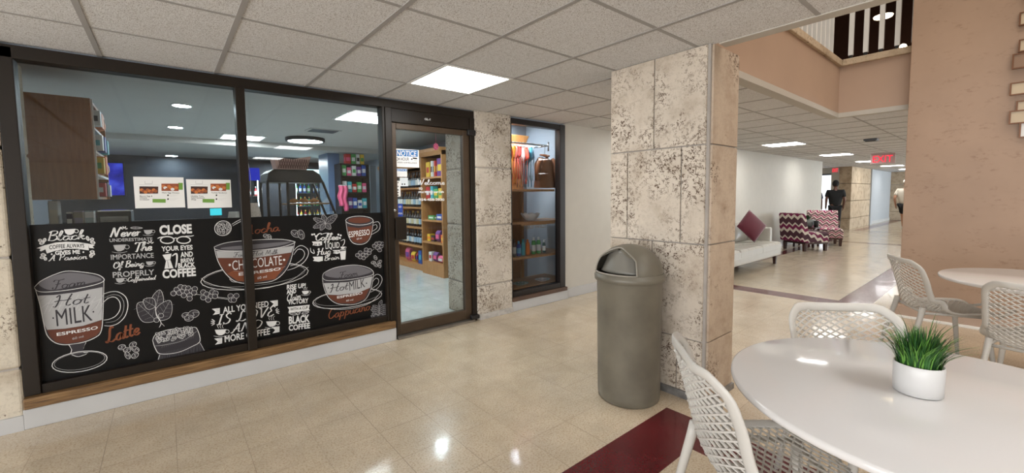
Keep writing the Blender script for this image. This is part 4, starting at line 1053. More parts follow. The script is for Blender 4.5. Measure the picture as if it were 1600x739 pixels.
def cup_icon(A, x, y, s, col=WHT, steam=False):
    A.fill([(x-s, y-s*.45), (x+s, y-s*.55), (x+s*.7, y+s*.25), (x+s*.2, y+s*.5), (x-s*.3, y+s*.52), (x-s*.75, y+s*.2)], col, smooth=False); A.ring((x+s*1.15, y-s*.15), s*.35, s*.3, .003, col)
    A.line([(x-s*1.2, y+s*.62), (x, y+s*.78), (x+s*1.2, y+s*.55)], .003, col)
    if steam:
        for k in (-.3, .1, .5): A.line([(x+k*s, y-s*.7), (x+(k-.2)*s, y-s*1.1), (x+(k+.1)*s, y-s*1.5)], .0025, col)
def burst(A, x, y, r, a0, a1, n=4, col=WHT):
    for k in range(n):
        a = R(a0+(a1-a0)*k/(n-1)); A.line([(x+r*.35*math.cos(a), y+r*.35*math.sin(a)), (x+r*.7*math.cos(a), y+r*.7*math.sin(a)), (x+r*math.cos(a), y+r*math.sin(a))], .006, col)
def zm(ox, oy, s): return lambda *pts: [(ox+x/s, oy+y/s) for x, y in pts]
# --- "Black coffee always gives me a passion"
A = Art(); Z = zm(40, 340, 6.16); P1 = lambda x, y: Z((x, y))[0]
cup_icon(A, *P1(425, 138), 9); A.script('Black', P1(205, 225), P1(575, 205), 15, w=.093)
A.fill(Z((178, 268), (290, 240), (390, 232), (500, 236), (602, 250), (610, 315), (500, 300), (400, 300), (300, 315), (205, 345)), WHT, smooth=False)
A.fill(Z((105, 295), (192, 262), (200, 300), (150, 325), (135, 318), (145, 300)), WHT, smooth=False).fill(Z((600, 250), (668, 262), (645, 280), (662, 296), (612, 292)), WHT, smooth=False)
A.text('COFFEE ALWAYS', P1(228, 306), P1(566, 288), 6.2, BK, .02, arch=.18); A.text('GIVES ME', P1(285, 358), P1(525, 346), 6.2, bold=.04); A.disc(P1(252, 352), 1.4, 1.4, WHT).disc(P1(556, 332), 1.4, 1.4, WHT)
A.script('A Passion', P1(220, 418), P1(590, 396), 9.5, w=.105)
for (a, b_) in (((125, 215), (160, 228)), ((135, 250), (180, 240)), ((190, 200), (175, 235)), ((655, 205), (620, 215)), ((668, 245), (625, 232)), ((590, 180), (605, 222)), ((140, 385), (185, 378)), ((150, 355), (195, 362)), ((185, 408), (198, 385)), ((665, 352), (625, 345)), ((660, 330), (620, 328)), ((640, 380), (618, 355))):
    leaf(A, P1(*a), P1(*b_), 2.0, .004, veins=0); A.line([P1(*a), P1(*b_)], .006)
attach(A.build('black_coffee_slogan', None), vL)
# --- "Never underestimate the importance of being properly caffeinated"
A = Art()
A.script('Never', P1(815, 188), P1(1105, 172), 14.5, w=.124); A.text('UNDERESTIMATE', P1(808, 234), P1(1222, 218), 5, LG, .02); A.script('The', P1(1040, 328), P1(1215, 312), 14, w=.124)
A.text('IMPORTANCE', P1(822, 405), P1(1234, 384), 8, LG, .015); A.script('Of Being', P1(840, 490), P1(1140, 462), 10, w=.124); A.text('PROPERLY', P1(840, 578), P1(1240, 548), 8.8, LG, .02); A.script('Caffeinated', P1(978, 616), P1(1246, 594), 6.6, w=.136)
cup_icon(A, *P1(905, 292), 10, LG); cup_icon(A, *P1(1180, 140), 7, LG); cup_icon(A, *P1(910, 604), 7, LG); cup_icon(A, *P1(1195, 440), 6, LG)
burst(A, *P1(950, 115), 5.5, 200, 340); burst(A, *P1(1200, 255), 6, 200, 330); leaf(A, P1(1010, 98), P1(1125, 100), 1.6, .003, LG, 2)
attach(A.build('never_underestimate_slogan', None), vL)
# --- "Close your eyes and brew black coffee"
A = Art(); Z = zm(0, 330, 2.1125); P1 = lambda x, y: Z((x, y))[0]
A.text('CLOSE', P1(527, 77), P1(634, 71), 14, bold=.045)
for cx in (552, 606): A.fill(A.ell(P1(cx, 95), 11.5, 6.2, 0), WHT, smooth=False).fill(A.ell(P1(cx, 95), 9.6, 4.5, 0), BK, smooth=False)
A.line(Z((520, 90), (530, 86), (545, 84)), .006).line(Z((572, 92), (580, 88), (588, 92)), .006).line(Z((612, 82), (630, 82), (640, 80)), .006)
A.text('YOUR EYES', P1(533, 132), P1(636, 126), 7.4, bold=.03); A.text('AND', P1(596, 152), P1(637, 149), 8.2, bold=.03); A.text('BREW', P1(597, 170), P1(641, 166), 6.4, bold=.03); A.text('BLACK', P1(588, 187), P1(644, 183), 7.2, bold=.04); A.text('COFFEE', P1(537, 221), P1(647, 212), 13, bold=.04)
A.fill(Z((536, 144), (566, 140), (562, 160), (572, 188), (543, 190), (548, 164)), WHT, smooth=False).fill(Z((545, 138), (558, 137), (552, 132)), WHT, smooth=False).line(Z((568, 148), (582, 140), (584, 158), (580, 186)), .010).line(Z((553, 164), (557, 186)), .005, BK).line(Z((548, 162), (563, 160)), .004, BK)
attach(A.build('close_your_eyes_slogan', None), vL)
# --- the tall latte glass
A = Art(); Z = zm(40, 410, 3.89); P1 = lambda x, y: Z((x, y))[0]
A.fill(Z((52, 152), (75, 200), (100, 300), (118, 405), (140, 450), (185, 488), (250, 498), (350, 482), (420, 452), (455, 420), (468, 340), (475, 110), (420, 75), (260, 55), (120, 95)), DG)
A.fill(Z((72, 202), (170, 198), (300, 182), (468, 150), (467, 250), (464, 348), (350, 385), (240, 402), (130, 410), (112, 372), (98, 300)), LG, smooth=False)
A.fill(Z((130, 411), (240, 404), (350, 387), (464, 350), (455, 415), (430, 445), (350, 480), (250, 495), (185, 485), (146, 448)), BR, smooth=False)
A.fill(Z((75, 128), (130, 95), (262, 62), (400, 78), (462, 105), (380, 128), (280, 146), (150, 168)), MG)
for k in range(26):
    x0 = 82+k*15; A.line(Z((x0, 240+(k*37) % 90), (x0+45, 205-(k*.8)+(k*37) % 60)), .0016, WHT if k % 3 else MG)
A.line(Z((52, 152), (95, 112), (180, 72), (262, 52), (400, 66), (455, 82), (478, 108), (440, 130), (350, 152), (240, 170), (120, 180), (70, 172), (52, 152)), .004).line(Z((60, 165), (88, 262), (118, 405), (140, 455), (185, 490), (250, 500), (350, 485), (425, 455), (458, 420), (470, 330), (476, 112)), .004)
A.line(Z((262, 500), (280, 528), (272, 555)), .004).line(Z((368, 485), (352, 515), (350, 545), (380, 548)), .004).fill(Z((266, 500), (366, 486), (352, 520), (352, 560), (278, 570), (282, 530)), DG, smooth=False)
A.ring(P1(328, 603), 43.5, 15.5, .0042, WHT, -9).ring(P1(328, 599), 40, 13, .002, LG, -9).line(Z((280, 560), (320, 572), (372, 556)), .0034)
A.line(Z((474, 192), (520, 178), (565, 180), (608, 210), (622, 262), (605, 325), (565, 368), (520, 385), (478, 384)), .0042).line(Z((474, 240), (510, 214), (545, 212), (572, 240), (574, 285), (548, 325), (508, 345), (474, 350)), .004).line(Z((480, 214), (530, 196), (575, 206), (598, 250), (586, 315), (545, 355), (485, 366)), .0024, LG)
A.script('Foam', P1(160, 165), P1(370, 140), 14.5, DG, w=.085); A.script('Hot', P1(165, 272), P1(385, 245), 18, DG, w=.085, shear=.3); A.text('MILK', P1(190, 388), P1(408, 352), 27, DG, .0); A.text('ESPRESSO', P1(190, 447), P1(440, 403), 5, WHT, .02, arch=-.1); A.text('60 ml', P1(285, 470), P1(352, 455), 3.6, LG, 0)
A.disc(P1(168, 338), 1.3, 1.3, DG).disc(P1(412, 300), 1.3, 1.3, DG)
attach(A.build('latte_glass_drawing', None), vL)
A = Art(); A.script('Latte', P1(488, 492), P1(694, 434), 24, CA, w=.099); attach(A.build('latte_lettering', None), vL)
A = Art()
for (x, y, a) in ((585, 515, -15), (652, 500, -30), (617, 532, -10), (668, 528, 20), (620, 565, 60), (665, 565, -35)): bean(A, *P1(x, y), 6, a)
attach(A.build('bean_drawing', None), vL); A = Art()
Z = zm(210, 430, 4.926); P1 = lambda x, y: Z((x, y))[0]
leaf(A, P1(165, 345), P1(25, 215), 15); leaf(A, P1(165, 250), P1(196, 112), 9); leaf(A, P1(190, 345), P1(275, 195), 12); leaf(A, P1(160, 240), P1(70, 190), 9, veins=3)
A.line(Z((160, 240), (170, 300), (205, 365), (190, 402)), .004).line(Z((205, 365), (230, 392)), .004); berries(A, [P1(170, 345), P1(205, 310)], 4); attach(A.build('leaf_drawing', None), vL); A = Art()
berries(A, [P1(*q) for q in ((300, 140), (325, 110), (355, 90), (345, 135), (375, 120), (385, 95), (415, 100), (405, 130), (440, 120), (380, 155), (425, 155), (465, 105), (460, 135), (425, 180), (530, 130), (555, 145), (530, 172), (568, 190), (590, 160), (600, 128), (625, 138), (620, 162), (740, 160), (745, 190), (770, 175), (785, 158), (765, 190))], 4.2)
A.line(Z((465, 145), (515, 152)), .004).line(Z((640, 168), (720, 178)), .004).line(Z((640, 176), (720, 186)), .003)
attach(A.build('berry_drawing', None), vL); A = Art(); bean(A, *P1(400, 310), 7, 0); bean(A, *P1(455, 298), 9, -15); bean(A, *P1(420, 330), 7, -10)
attach(A.build('bean_drawing', None), vL)
# --- sack of beans
A = Art()
A.fill(Z((140, 490), (185, 440), (330, 405), (475, 405), (500, 480), (548, 600), (190, 668), (185, 612), (150, 560)), DG, smooth=False)
A.line(Z((140, 500), (160, 560), (200, 605), (330, 595), (440, 550), (505, 505), (480, 410), (440, 402)), .0045).line(Z((140, 500), (165, 455), (240, 425), (330, 410), (440, 402)), .004).line(Z((195, 612), (182, 668), (215, 665)), .004).line(Z((505, 520), (550, 600)), .004).line(Z((150, 545), (240, 535), (380, 500), (480, 430)), .003, LG)
rb = random.Random(5)
for k in range(46):
    u = rb.random(); v = rb.random(); x = 175+270*u; y = 475-55*u+(v-.4)*75*(1-.5*abs(u-.5)); bean(A, *P1(x, y), 3.4, rb.uniform(0, 180), .002)
for k in range(26): x = 200+k*12; A.line(Z((x, 600-k*3), (x+rb.uniform(-8, 14), 650-k*2)), .002, MG)
for k in range(16): x = 210+k*16; A.line(Z((x, 560-k*5), (x+10, 530-k*5)), .003, MG)
attach(A.build('bean_sack_drawing', None), vL)
# --- hot chocolate cup across both panes
Z = zm(310, 335, 5.474); P1 = lambda x, y: Z((x, y))[0]
def big_cup(t, part):
    A = Art()
    A.disc(P1(480, 530), 84.5, 19, BK, -6).ring(P1(480, 530), 84.5, 19.5, .0042, WHT, -6).ring(P1(478, 522), 80, 16, .0022, LG, -6).line(Z((25, 545), (60, 575), (180, 615), (400, 640), (600, 625), (800, 560), (940, 450)), .003, WHT)
    A.fill(Z((135, 275), (170, 400), (240, 510), (330, 575), (480, 588), (660, 555), (770, 430), (825, 240), (700, 215), (485, 215), (250, 240)), DG)
    A.fill(Z((150, 312), (480, 318), (815, 268), (795, 325), (480, 372), (165, 372)), LG, smooth=False)
    A.fill(Z((165, 372), (480, 373), (795, 326), (745, 445), (655, 552), (480, 582), (335, 570), (245, 508), (185, 425)), BR, smooth=False)
    A.fill(Z((300, 480), (480, 492), (740, 445), (655, 552), (480, 582), (335, 570), (245, 508)), CA, smooth=False)
    A.fill(Z((200, 285), (480, 256), (700, 238), (790, 235), (700, 265), (480, 295), (260, 302)), MG)
    A.line(Z((135, 278), (250, 240), (485, 218), (700, 213), (800, 228), (822, 242), (700, 282), (480, 308), (250, 312), (150, 300), (135, 278)), .0045).line(Z((135, 280), (168, 400), (238, 512), (330, 578), (480, 590), (660, 558), (775, 432), (824, 242)), .0045)
    A.line(Z((815, 310), (850, 275), (890, 268), (935, 300), (938, 350), (900, 410), (830, 455), (760, 478)), .0045).line(Z((815, 345), (850, 300), (888, 302), (908, 335), (890, 380), (830, 425), (785, 440)), .004)
    A.line(Z((265, 550), (290, 575), (330, 580)), .003).line(Z((300, 482), (480, 494), (745, 446)), .002, LG)
    A.script('Foam Hot Milk', P1(300, 366), P1(680, 338), 7.5, DG, w=.087); A.text('CHOCOLATE', P1(292, 478), P1(716, 428), 15.5, WHT, .0); A.text('ESPRESSO', P1(345, 524), P1(704, 474), 4.6, WHT, .02, arch=-.1); A.text('60 ml', P1(505, 556), P1(585, 540), 4, WHT, 0)
    A.disc(P1(268, 432), 1.8, 1.8, WHT).disc(P1(733, 388), 1.8, 1.8, WHT)
    A.ring(P1(210, 118), 13, 11.5, .0042, WHT, -10).ring(P1(215, 118), 11, 9.5, .002, LG, -10)
    for k in range(9): bean(A, *P1(175+(k % 3)*38, 90+(k//3)*28), 3.4, k*37, .002)
    A.line(Z((285, 85), (345, 50), (440, 10)), .004).line(Z((292, 98), (360, 60), (460, 15)), .004)
    bean(A, *P1(578, 185), 4.5, 20); bean(A, *P1(608, 192), 4, 60); bean(A, *P1(830, 165), 7.5, 30); bean(A, *P1(878, 172), 7.5, 70)
    attach(A.build(part, None), t)
    A = Art(); A.script('Mocha', P1(375, 178), P1(690, 140), 15, CA, w=.099); attach(A.build('mocha_lettering', None), t)
big_cup(vL, 'chocolate_cup_drawing')
# --- "All you need is love and more coffee"
A = Art(); Z = zm(300, 330, 2.7375); P1 = lambda x, y: Z((x, y))[0]
A.text('ALL YOU NEED', P1(133, 436), P1(328, 407), 9.6, bold=.02); A.script('IS LOVE', P1(105, 487), P1(352, 446), 16, w=.105); A.script('AND', P1(165, 522), P1(300, 498), 13.5, w=.105); A.text('MORE COFFEE', P1(140, 560), P1(334, 526), 10.4, bold=.02)
for (x, y) in ((85, 418), (333, 384), (95, 545), (340, 496)):
    A.fill(Z((x, y), (x+34, y-4), (x+34, y+20), (x+4, y+26), (x+16, y+12)), WHT, smooth=False)
    for k in range(3): A.line(Z((x+18, y+2+k*7), (x+32, y+k*7)), .003, BK)
cup_icon(A, *P1(122, 518), 9, steam=True); cup_icon(A, *P1(340, 482), 8.5, steam=True); burst(A, *P1(105, 476), 9, 150, 215); burst(A, *P1(352, 430), 8, -50, 20)
attach(A.build('love_and_coffee_slogan', None), vL)
# --- "Rise up! and claim victory with a cup of black coffee"
A = Art()
A.text('RISE UP!', P1(405, 334), P1(487, 326), 7, bold=.03, shear=.1); A.text('AND', P1(405, 354), P1(446, 349), 6.5, bold=.04); A.script('Claim', P1(405, 386), P1(466, 372), 10.5, w=.087); A.text('VICTORY', P1(410, 399), P1(498, 391), 7.4, bold=.03)
A.fill(Z((408, 410), (503, 400), (500, 418), (505, 424), (412, 434), (416, 421)), WHT, smooth=False).text('WITH A CUP', P1(420, 426), P1(496, 417), 4.4, BK, .02)
A.text('OF', P1(448, 444), P1(466, 442), 5.5, bold=.01, shear=.3); A.text('BLACK', P1(414, 482), P1(503, 472), 11.5, bold=.035); A.text('COFFEE', P1(414, 511), P1(505, 499), 8.6, bold=.03)
cup_icon(A, *P1(485, 348), 5.5, steam=True); leaf(A, P1(448, 440), P1(415, 436), 2, .003, veins=1); leaf(A, P1(470, 438), P1(500, 430), 2, .003, veins=1)
attach(A.build('rise_up_slogan', None), vR)
# --- "Coffee is a liquid hug for the brain"
A = Art(); Z = zm(480, 330, 4.107); P1 = lambda x, y: Z((x, y))[0]
A.script('Coffee', P1(50, 188), P1(200, 182), 11, w=.136); A.text('LIQUID', P1(118, 242), P1(208, 234), 9.5, bold=.01); A.script('Hug', P1(62, 282), P1(150, 272), 10.5, w=.124); A.script('Brain', P1(108, 318), P1(206, 306), 7.5, w=.124)
for (x, y, w_, h_) in ((30, 195, 65, 28), (162, 250, 48, 24), (35, 292, 65, 32)): A.fill(Z((x, y), (x+w_, y-2), (x+w_, y+h_-6), (x+w_*.6, y+h_), (x+3, y+h_-5), (x+10, y+h_*.5)), WHT, smooth=False)
A.text('is a', P1(45, 218), P1(85, 216), 3.6, BK, .01); A.text('for the', P1(170, 266), P1(205, 264), 3.4, BK, .01)
A.fill(Z((210, 258), (248, 252), (245, 310), (216, 312)), WHT, smooth=False); A.line(Z((212, 250), (248, 246)), .006); cup_icon(A, *P1(228, 235), 3.6)
for (x, y) in ((32, 150), (45, 148), (55, 160), (200, 150), (215, 155), (210, 172)): A.disc(P1(x, y), 1.5, 1.5, WHT)
A.line(Z((20, 235), (25, 260), (45, 270), (40, 245)), .006).line(Z((215, 190), (238, 182), (238, 205), (225, 225)), .006).line(Z((85, 150), (125, 140), (165, 148)), .005)
attach(A.build('liquid_hug_slogan', None), vR)
# --- espresso cup
A = Art()
A.fill(Z((248, 62), (262, 150), (290, 200), (345, 212), (385, 195), (410, 150), (425, 60), (380, 35), (300, 32)), DG)
A.fill(Z((258, 98), (330, 108), (420, 90), (408, 150), (384, 192), (345, 207), (294, 197), (268, 152)), BR, smooth=False).fill(A.ell(P1(335, 58), 17.5, 4.6, 0), BR, smooth=False)
A.ring(P1(335, 60), 21.5, 7, .0042).line(Z((248, 64), (262, 150), (292, 202), (345, 213), (386, 196), (411, 150), (425, 62)), .004)
A.line(Z((420, 75), (455, 68), (468, 95), (455, 125), (412, 150)), .004).line(Z((420, 92), (442, 86), (448, 105), (430, 122), (415, 128)), .0036)
A.text('ESPRESSO', P1(268, 168), P1(402, 150), 9.2, WHT, .01); A.text('60 ml', P1(318, 184), P1(350, 178), 3, WHT, 0)
attach(A.build('espresso_cup_drawing', None), vR)
A = Art()
leaf(A, P1(120, 85), P1(100, 20), 4.5, .0028, LG); leaf(A, P1(120, 80), P1(192, 22), 5, .0028, LG); leaf(A, P1(118, 82), P1(40, 45), 4, .0028, LG); leaf(A, P1(115, 75), P1(38, 105), 4, .0028, LG); leaf(A, P1(120, 80), P1(150, 115), 4, .0028, LG); leaf(A, P1(112, 80), P1(85, 122), 3.4, .0028, LG)
attach(A.build('leaf_drawing', None), vR); A = Art(); berries(A, [P1(*q) for q in ((322, 282), (340, 265), (340, 295), (358, 280), (362, 300), (375, 262), (378, 285), (398, 268), (378, 246), (402, 250), (430, 222), (445, 208), (450, 235), (465, 250), (475, 225), (480, 208), (462, 205))], 3.0)
A.line(Z((412, 255), (432, 240)), .003).line(Z((485, 215), (500, 208)), .003)
attach(A.build('berry_drawing', None), vR); A = Art()
for (x, y, a) in ((438, 298, 60), (425, 330, 0), (465, 325, -40), (440, 345, 30), (465, 348, 80)): bean(A, *P1(x, y), 3.6, a)
attach(A.build('bean_drawing', None), vR); A = Art()
for k in range(7):
    y = 600+k*13; leaf(A, P1(462, y+25), P1(420-(k % 3)*6, y+5), 2.6, .0024, LG, 1); leaf(A, P1(462, y+25), P1(508+(k % 2)*6, y-2), 2.6, .0024, LG, 1)
leaf(A, P1(462, 610), P1(478, 570), 2.6, .0024, LG, 1); A.line(Z((462, 600), (460, 690)), .003, LG); berries(A, [P1(440, 672), P1(472, 668)], 3)
attach(A.build('leaf_drawing', None), vR)
# --- cappuccino cup
A = Art()
A.disc(P1(257, 560), 54, 13.5, BK, -8).ring(P1(257, 560), 54.5, 14, .0042, WHT, -8).ring(P1(257, 553), 51, 11, .002, LG, -8).line(Z((35, 580), (90, 618), (250, 628), (400, 590), (480, 510)), .003)
A.fill(Z((100, 420), (105, 480), (135, 550), (200, 592), (300, 595), (370, 565), (410, 490), (425, 395), (380, 355), (300, 345), (180, 362), (120, 392)), DG)
A.fill(Z((105, 462), (260, 455), (418, 418), (405, 490), (330, 522), (200, 538), (130, 535)), LG, smooth=False)
A.fill(Z((132, 537), (200, 540), (330, 524), (402, 492), (368, 562), (300, 592), (200, 590), (155, 565)), BR, smooth=False)
A.fill(Z((115, 412), (140, 378), (230, 352), (320, 350), (400, 375), (410, 392), (330, 415), (200, 428)), MG)
A.line(Z((98, 425), (110, 395), (180, 362), (300, 345), (390, 362), (425, 392), (400, 415), (260, 440), (130, 445), (98, 425)), .004).line(Z((98, 425), (106, 485), (138, 555), (200, 595), (300, 598), (372, 567), (412, 490), (427, 395)), .004)
A.line(Z((418, 428), (445, 405), (472, 415), (480, 445), (455, 490), (405, 520)), .004).line(Z((418, 455), (440, 430), (458, 440), (452, 468), (410, 500)), .0036)
A.script('Foam', P1(205, 432), P1(325, 412), 10, DG, w=.102); A.script('Hot', P1(142, 522), P1(262, 500), 13, DG, w=.094, shear=.3); A.text('MILK', P1(272, 510), P1(372, 486), 14.5, DG, .0); A.text('ESPRESSO', P1(192, 560), P1(355, 530), 3.6, WHT, .02, arch=-.1); A.text('60 ml', P1(250, 580), P1(295, 572), 2.8, WHT, 0)
A.disc(P1(135, 492), 1, 1, DG).disc(P1(380, 462), 1, 1, DG)
attach(A.build('cappuccino_cup_drawing', None), vR)
A = Art(); A.script('Cappucino', P1(132, 692), P1(402, 632), 15, CA, w=.093); attach(A.build('cappuccino_lettering', None), vR)

# --- posters, stickers and lettering on the glass
def sheet(name, label, cat, px0, py0, px1, py1, Y, m, art=None):
    a = on_y(px0, py0, Y); c = on_y(px1, py1, Y); t = thing(name, label, cat, ((a.x+c.x)/2, Y, min(a.z, c.z)))
    b = MB(); b.box(-abs(c.x-a.x)/2, abs(c.x-a.x)/2, -.0004, .0004, 0, abs(a.z-c.z)); b.build('paper', m, t)
    if art:
        A = Art(Y); art(A); attach(A.build('print', None), t)
    return t
PY = FY+.0270
food = [mat('vinyl_food_'+str(k), c, .6) for k, c in enumerate((srgb(190, 110, 50), srgb(140, 70, 40), srgb(106, 150, 60), srgb(60, 30, 20)))]
A_MATS += food; FO, FR_, GR, FD = 8, 9, 10, 11
Z = zm(200, 240, 7.04); P1 = lambda x, y: Z((x, y))[0]
def menu(ox, w, lines):
    def art(A):
        X = lambda x, y: P1(ox+x*w, y)
        A.line([X(110, 302), X(112, 332), X(192, 332), X(194, 300)], .002, MG, smooth=False).line([X(46, 342), X(272, 346)], .0014, MG)
        A.fill([X(50, 360), X(258, 362), X(256, 440), X(52, 442)], FD, smooth=False)
        for k in range(8): A.disc(X(75+k*22, 400+(k % 3)*12), 3.0, 2.4, (FO, FR_, FO, 5)[k % 4])
        A.fill([X(480, 322), X(528, 322), X(528, 398), X(440, 398)], GR, smooth=False).fill([X(292, 330), X(484, 330), X(482, 412), X(294, 410)], FR_, smooth=False)
        for k in range(8): A.disc(X(315+k*20, 360+(k % 3)*16), 3.0, 2.2, (FO, WHT, 5, FO)[k % 4])
        A.fill([X(195, 498), X(340, 500), X(340, 540), X(195, 538)], GR, smooth=False)
        for k, (a, l_) in enumerate(lines[:3]): A.text(a, X(55, 474+k*19), X(55+l_, 474+k*19), 2.0, BK, .01)
        A.text(lines[3][0], X(300, 436), X(300+lines[3][1], 438), 2.0, BK, .01)
        for k in (0, 1):
            A.disc(X(365, 458+k*42), 1.3, 1.3, BK)
            for q in range(3): A.line([X(385, 452+k*42+q*10), X(480-q*20, 452+k*42+q*10)], .0012, LG)
    return art
sheet('menu_poster', 'white menu poster with green blocks on the glass, nearer the wooden wall cabinet', 'poster', 208, 276, 289.5, 324, PY, M_white, menu(75, 1, (('Bacon Egg &', 140), ('Cheese', 80), ('Croissant', 105), ('Ham Egg Cheese', 190))))
sheet('menu_poster', 'white menu poster with green blocks on the glass, next to the window mullion', 'poster', 290.5, 280, 362.5, 324, PY, M_white, menu(645, .9, (('Healthy Tuna', 150), ('Salad Sandwich', 165), ('', 10), ('Turkey Sandwich', 190))) if False else menu(645, .9, (('Healthy Tuna', 150), ('Salad Sandwich', 165), ('Wrap', 60), ('Turkey Sandwich', 190))))
DYD = FY+.0112
blue = mat('vinyl_blue', srgb(40, 108, 170), .5); visa = mat('vinyl_card_blue', srgb(22, 60, 150), .5); A_MATS += [blue, visa]; BL, VB = 12, 13
Z = zm(608, 225, 7.386); P1 = lambda x, y: Z((x, y))[0]
def notice(A):
    A.fill([P1(75, 68), P1(330, 72), P1(330, 148), P1(76, 138)], BL, smooth=False).text('NOTICE', P1(85, 133), P1(318, 140), 8.0, WHT, .02, .15, rot=False)
    A.text('24 HOUR', P1(88, 190), P1(230, 192), 5.0, BK, .01, rot=False); A.text('VIDEO SURVEILLANCE', P1(92, 220), P1(320, 228), 2.4, BK, .01, rot=False)
    A.line([P1(105, 238), P1(310, 246)], .0015, BL, smooth=False); A.fill([P1(270, 155), P1(325, 160), P1(320, 176), P1(275, 172)], BK, smooth=False).line([P1(285, 190), P1(320, 192)], .004, BK)
    A.disc(P1(262, 175), 1.2, 1.2, BK)
sheet('notice_sign', 'large blue and white NOTICE 24 hour video surveillance sign on the door glass', 'sign', 616, 232, 655, 262, DYD, M_white, notice)
def notice2(A):
    A.fill([P1(78, 284), P1(205, 288), P1(205, 318), P1(78, 312)], BL, smooth=False).text('NOTICE', P1(82, 310), P1(200, 315), 3.2, WHT, .01, rot=False)
    for k in range(5): A.line([P1(90, 326+k*9), P1(192, 328+k*9)], .0012, LG, smooth=False)
sheet('notice_sign', 'small blue and white NOTICE sheet below the surveillance sign', 'sign', 618, 263, 636.5, 276.5, DYD, M_white, notice2)
def small(A):
    for k in range(4): A.line([P1(140, 402+k*11), P1(205, 404+k*11)], .0014, LG, smooth=False)
    for x in (145, 172): A.fill([P1(x, 455), P1(x+14, 455), P1(x+14, 472), P1(x, 472)], BK, smooth=False)
sheet('paper_notice', 'small printed white paper under the two notice signs on the door', 'paper', 624.5, 277.5, 637.5, 291, DYD, mat('off_white_paper', srgb(206, 212, 214), .6), small)
def strip(A):
    for k, y in enumerate((445, 490, 530, 560, 590)): A.disc(P1(103, y), 1.0, 1.1, (MG, MG, BK, DG, DG)[k])
sheet('sticker_strip', 'tall narrow white sticker with a column of dots on the door glass', 'sticker', 618.5, 282.5, 626, 307, DYD-.001, M_white, strip)
Z = zm(608, 310, 5.68); P1 = lambda x, y: Z((x, y))[0]
def vis(A):
    A.text('VISA', P1(76, 140), P1(118, 141), 2.7, WHT, .02, .2, rot=False).disc(P1(97, 75), 2.0, 1.6, WHT).disc(P1(97, 75), 1.2, .9, VB)
    for k in range(2): A.line([P1(78, 98+k*9), P1(116, 98+k*9)], .001, LG, smooth=False)
sheet('card_sticker', 'blue payment card sticker on the door glass beside the lock', 'sticker', 620, 318.5, 629.5, 338, DYD, visa, vis)
Z = zm(608, 225, 7.386); P1 = lambda x, y: Z((x, y))[0]
dl = thing('door_lettering', 'white Welcome lettering and phone number on the door glass', 'lettering', (2.1, DYD, 1.3))
A = Art(DYD); A.script('Welcome', P1(322, 470), P1(640, 468), 8.6, WHT, w=.136, shear=.1); attach(A.build('welcome_word', None), dl); A = Art(DYD); A.text('TO', P1(340, 528), P1(385, 528), 3.4, bold=.04, rot=False); A.text('Mini Market and Cafe', P1(340, 566), P1(632, 562), 3.2, bold=.04, rot=False); attach(A.build('small_print', None), dl); A = Art(DYD); A.text('954-458-2930', P1(342, 655), P1(638, 655), 4.0, bold=.03, rot=False)
attach(A.build('phone_number', None), dl)
Z = zm(650, 175, 18.47); P1 = lambda x, y: Z((x, y))[0]
A = Art(FY-.0205); A.text('GL-1', P1(248, 232), P1(412, 246), 3.2, bold=.02, rot=False); o = A.build('unit_number', None); tag(o, 'small white GL-1 unit number on the door header', 'lettering')
Z = zm(790, 320, 5.28); P1 = lambda x, y: Z((x, y))[0]

# ================================================================== SHOP FITTINGS
def bottle(h, r, glass, label_c, cap_c, label, grp, loc, kind='wine_bottle', cat='bottle'):
    t = thing(kind, label, cat, loc, 0, grp)
    b = MB(); b.lathe([(r*.9, 0), (r, .01), (r, h*.58), (r*.8, h*.66), (r*.32, h*.74), (r*.30, h*.97), (r*.34, h), (0, h)], n=12); b.build('glass_body', glass, t)
    b = MB(); b.lathe([(r*1.02, h*.16), (r*1.02, h*.50)], n=12, cap=False); b.build('label', label_c, t)
    b = MB(); b.lathe([(r*.38, h*.86), (r*.38, h*1.005), (0, h*1.005)], n=10); b.build('cap', cap_c, t); return t
M_wine = mat('dark_bottle_glass', srgb(26, 22, 24), .12); M_lab = [mat('label_white', srgb(206, 206, 200), .6), mat('label_cream', srgb(196, 186, 150), .6), mat('label_blue', srgb(150, 176, 196), .6), mat('label_dark', srgb(60, 54, 60), .6)]
def bookcase_x(name, label, X, y0, y1, zs, depth, top, m, crown=True, side=.03, back=True):
    """open shelves facing -x; X is the front plane"""
    t = thing(name, label, 'shelving', (X+depth/2, (y0+y1)/2, 0)); cx, cy = X+depth/2, (y0+y1)/2
    b = MB(); 
    for (a, c) in ((y0, y0+side), (y1-side, y1)): b.box(X-cx, X+depth-cx, a-cy, c-cy, 0, top)
    b.build('side_panel', m, t)
    for z in zs: b = MB(); b.box(X-cx, X+depth-.015-cx, y0+side-cy, y1-side-cy, z-.03, z); b.build('shelf', m, t)
    b = MB(); b.box(X+depth-.015-cx, X+depth-cx, y0-cy, y1-cy, 0, top); b.build('back_panel', M_cab if m is M_oak else m, t)
    b = MB(); b.box(X-cx, X+.03-cx, y0+side-cy, y1-side-cy, 0, max(.03, zs[0]-.03)); b.build('plinth', m, t)
    if crown: b = MB(); b.prism([(X-cx, top-.07), (X-.05-cx, top), (X-.05-cx, top+.05), (X+depth-cx, top+.05), (X+depth-cx, top-.07)], y0-cy, y1-cy, axis='y'); b.build('crown', m, t)
    return t
bookcase_x('wall_shelving', 'honey-wood open shelving with a crown, nearer one seen through the door', 3.53, 5.92, 6.66, [.224, .578, .96, 1.33, 1.70, 2.08], .40, 2.12, M_oak)
bookcase_x('wall_shelving', 'honey-wood wine shelving farther back, seen through the door', 3.60, 6.70, 8.60, [.10, .45, .80, 1.17, 1.53, 1.92], .40, 1.96, M_oak)
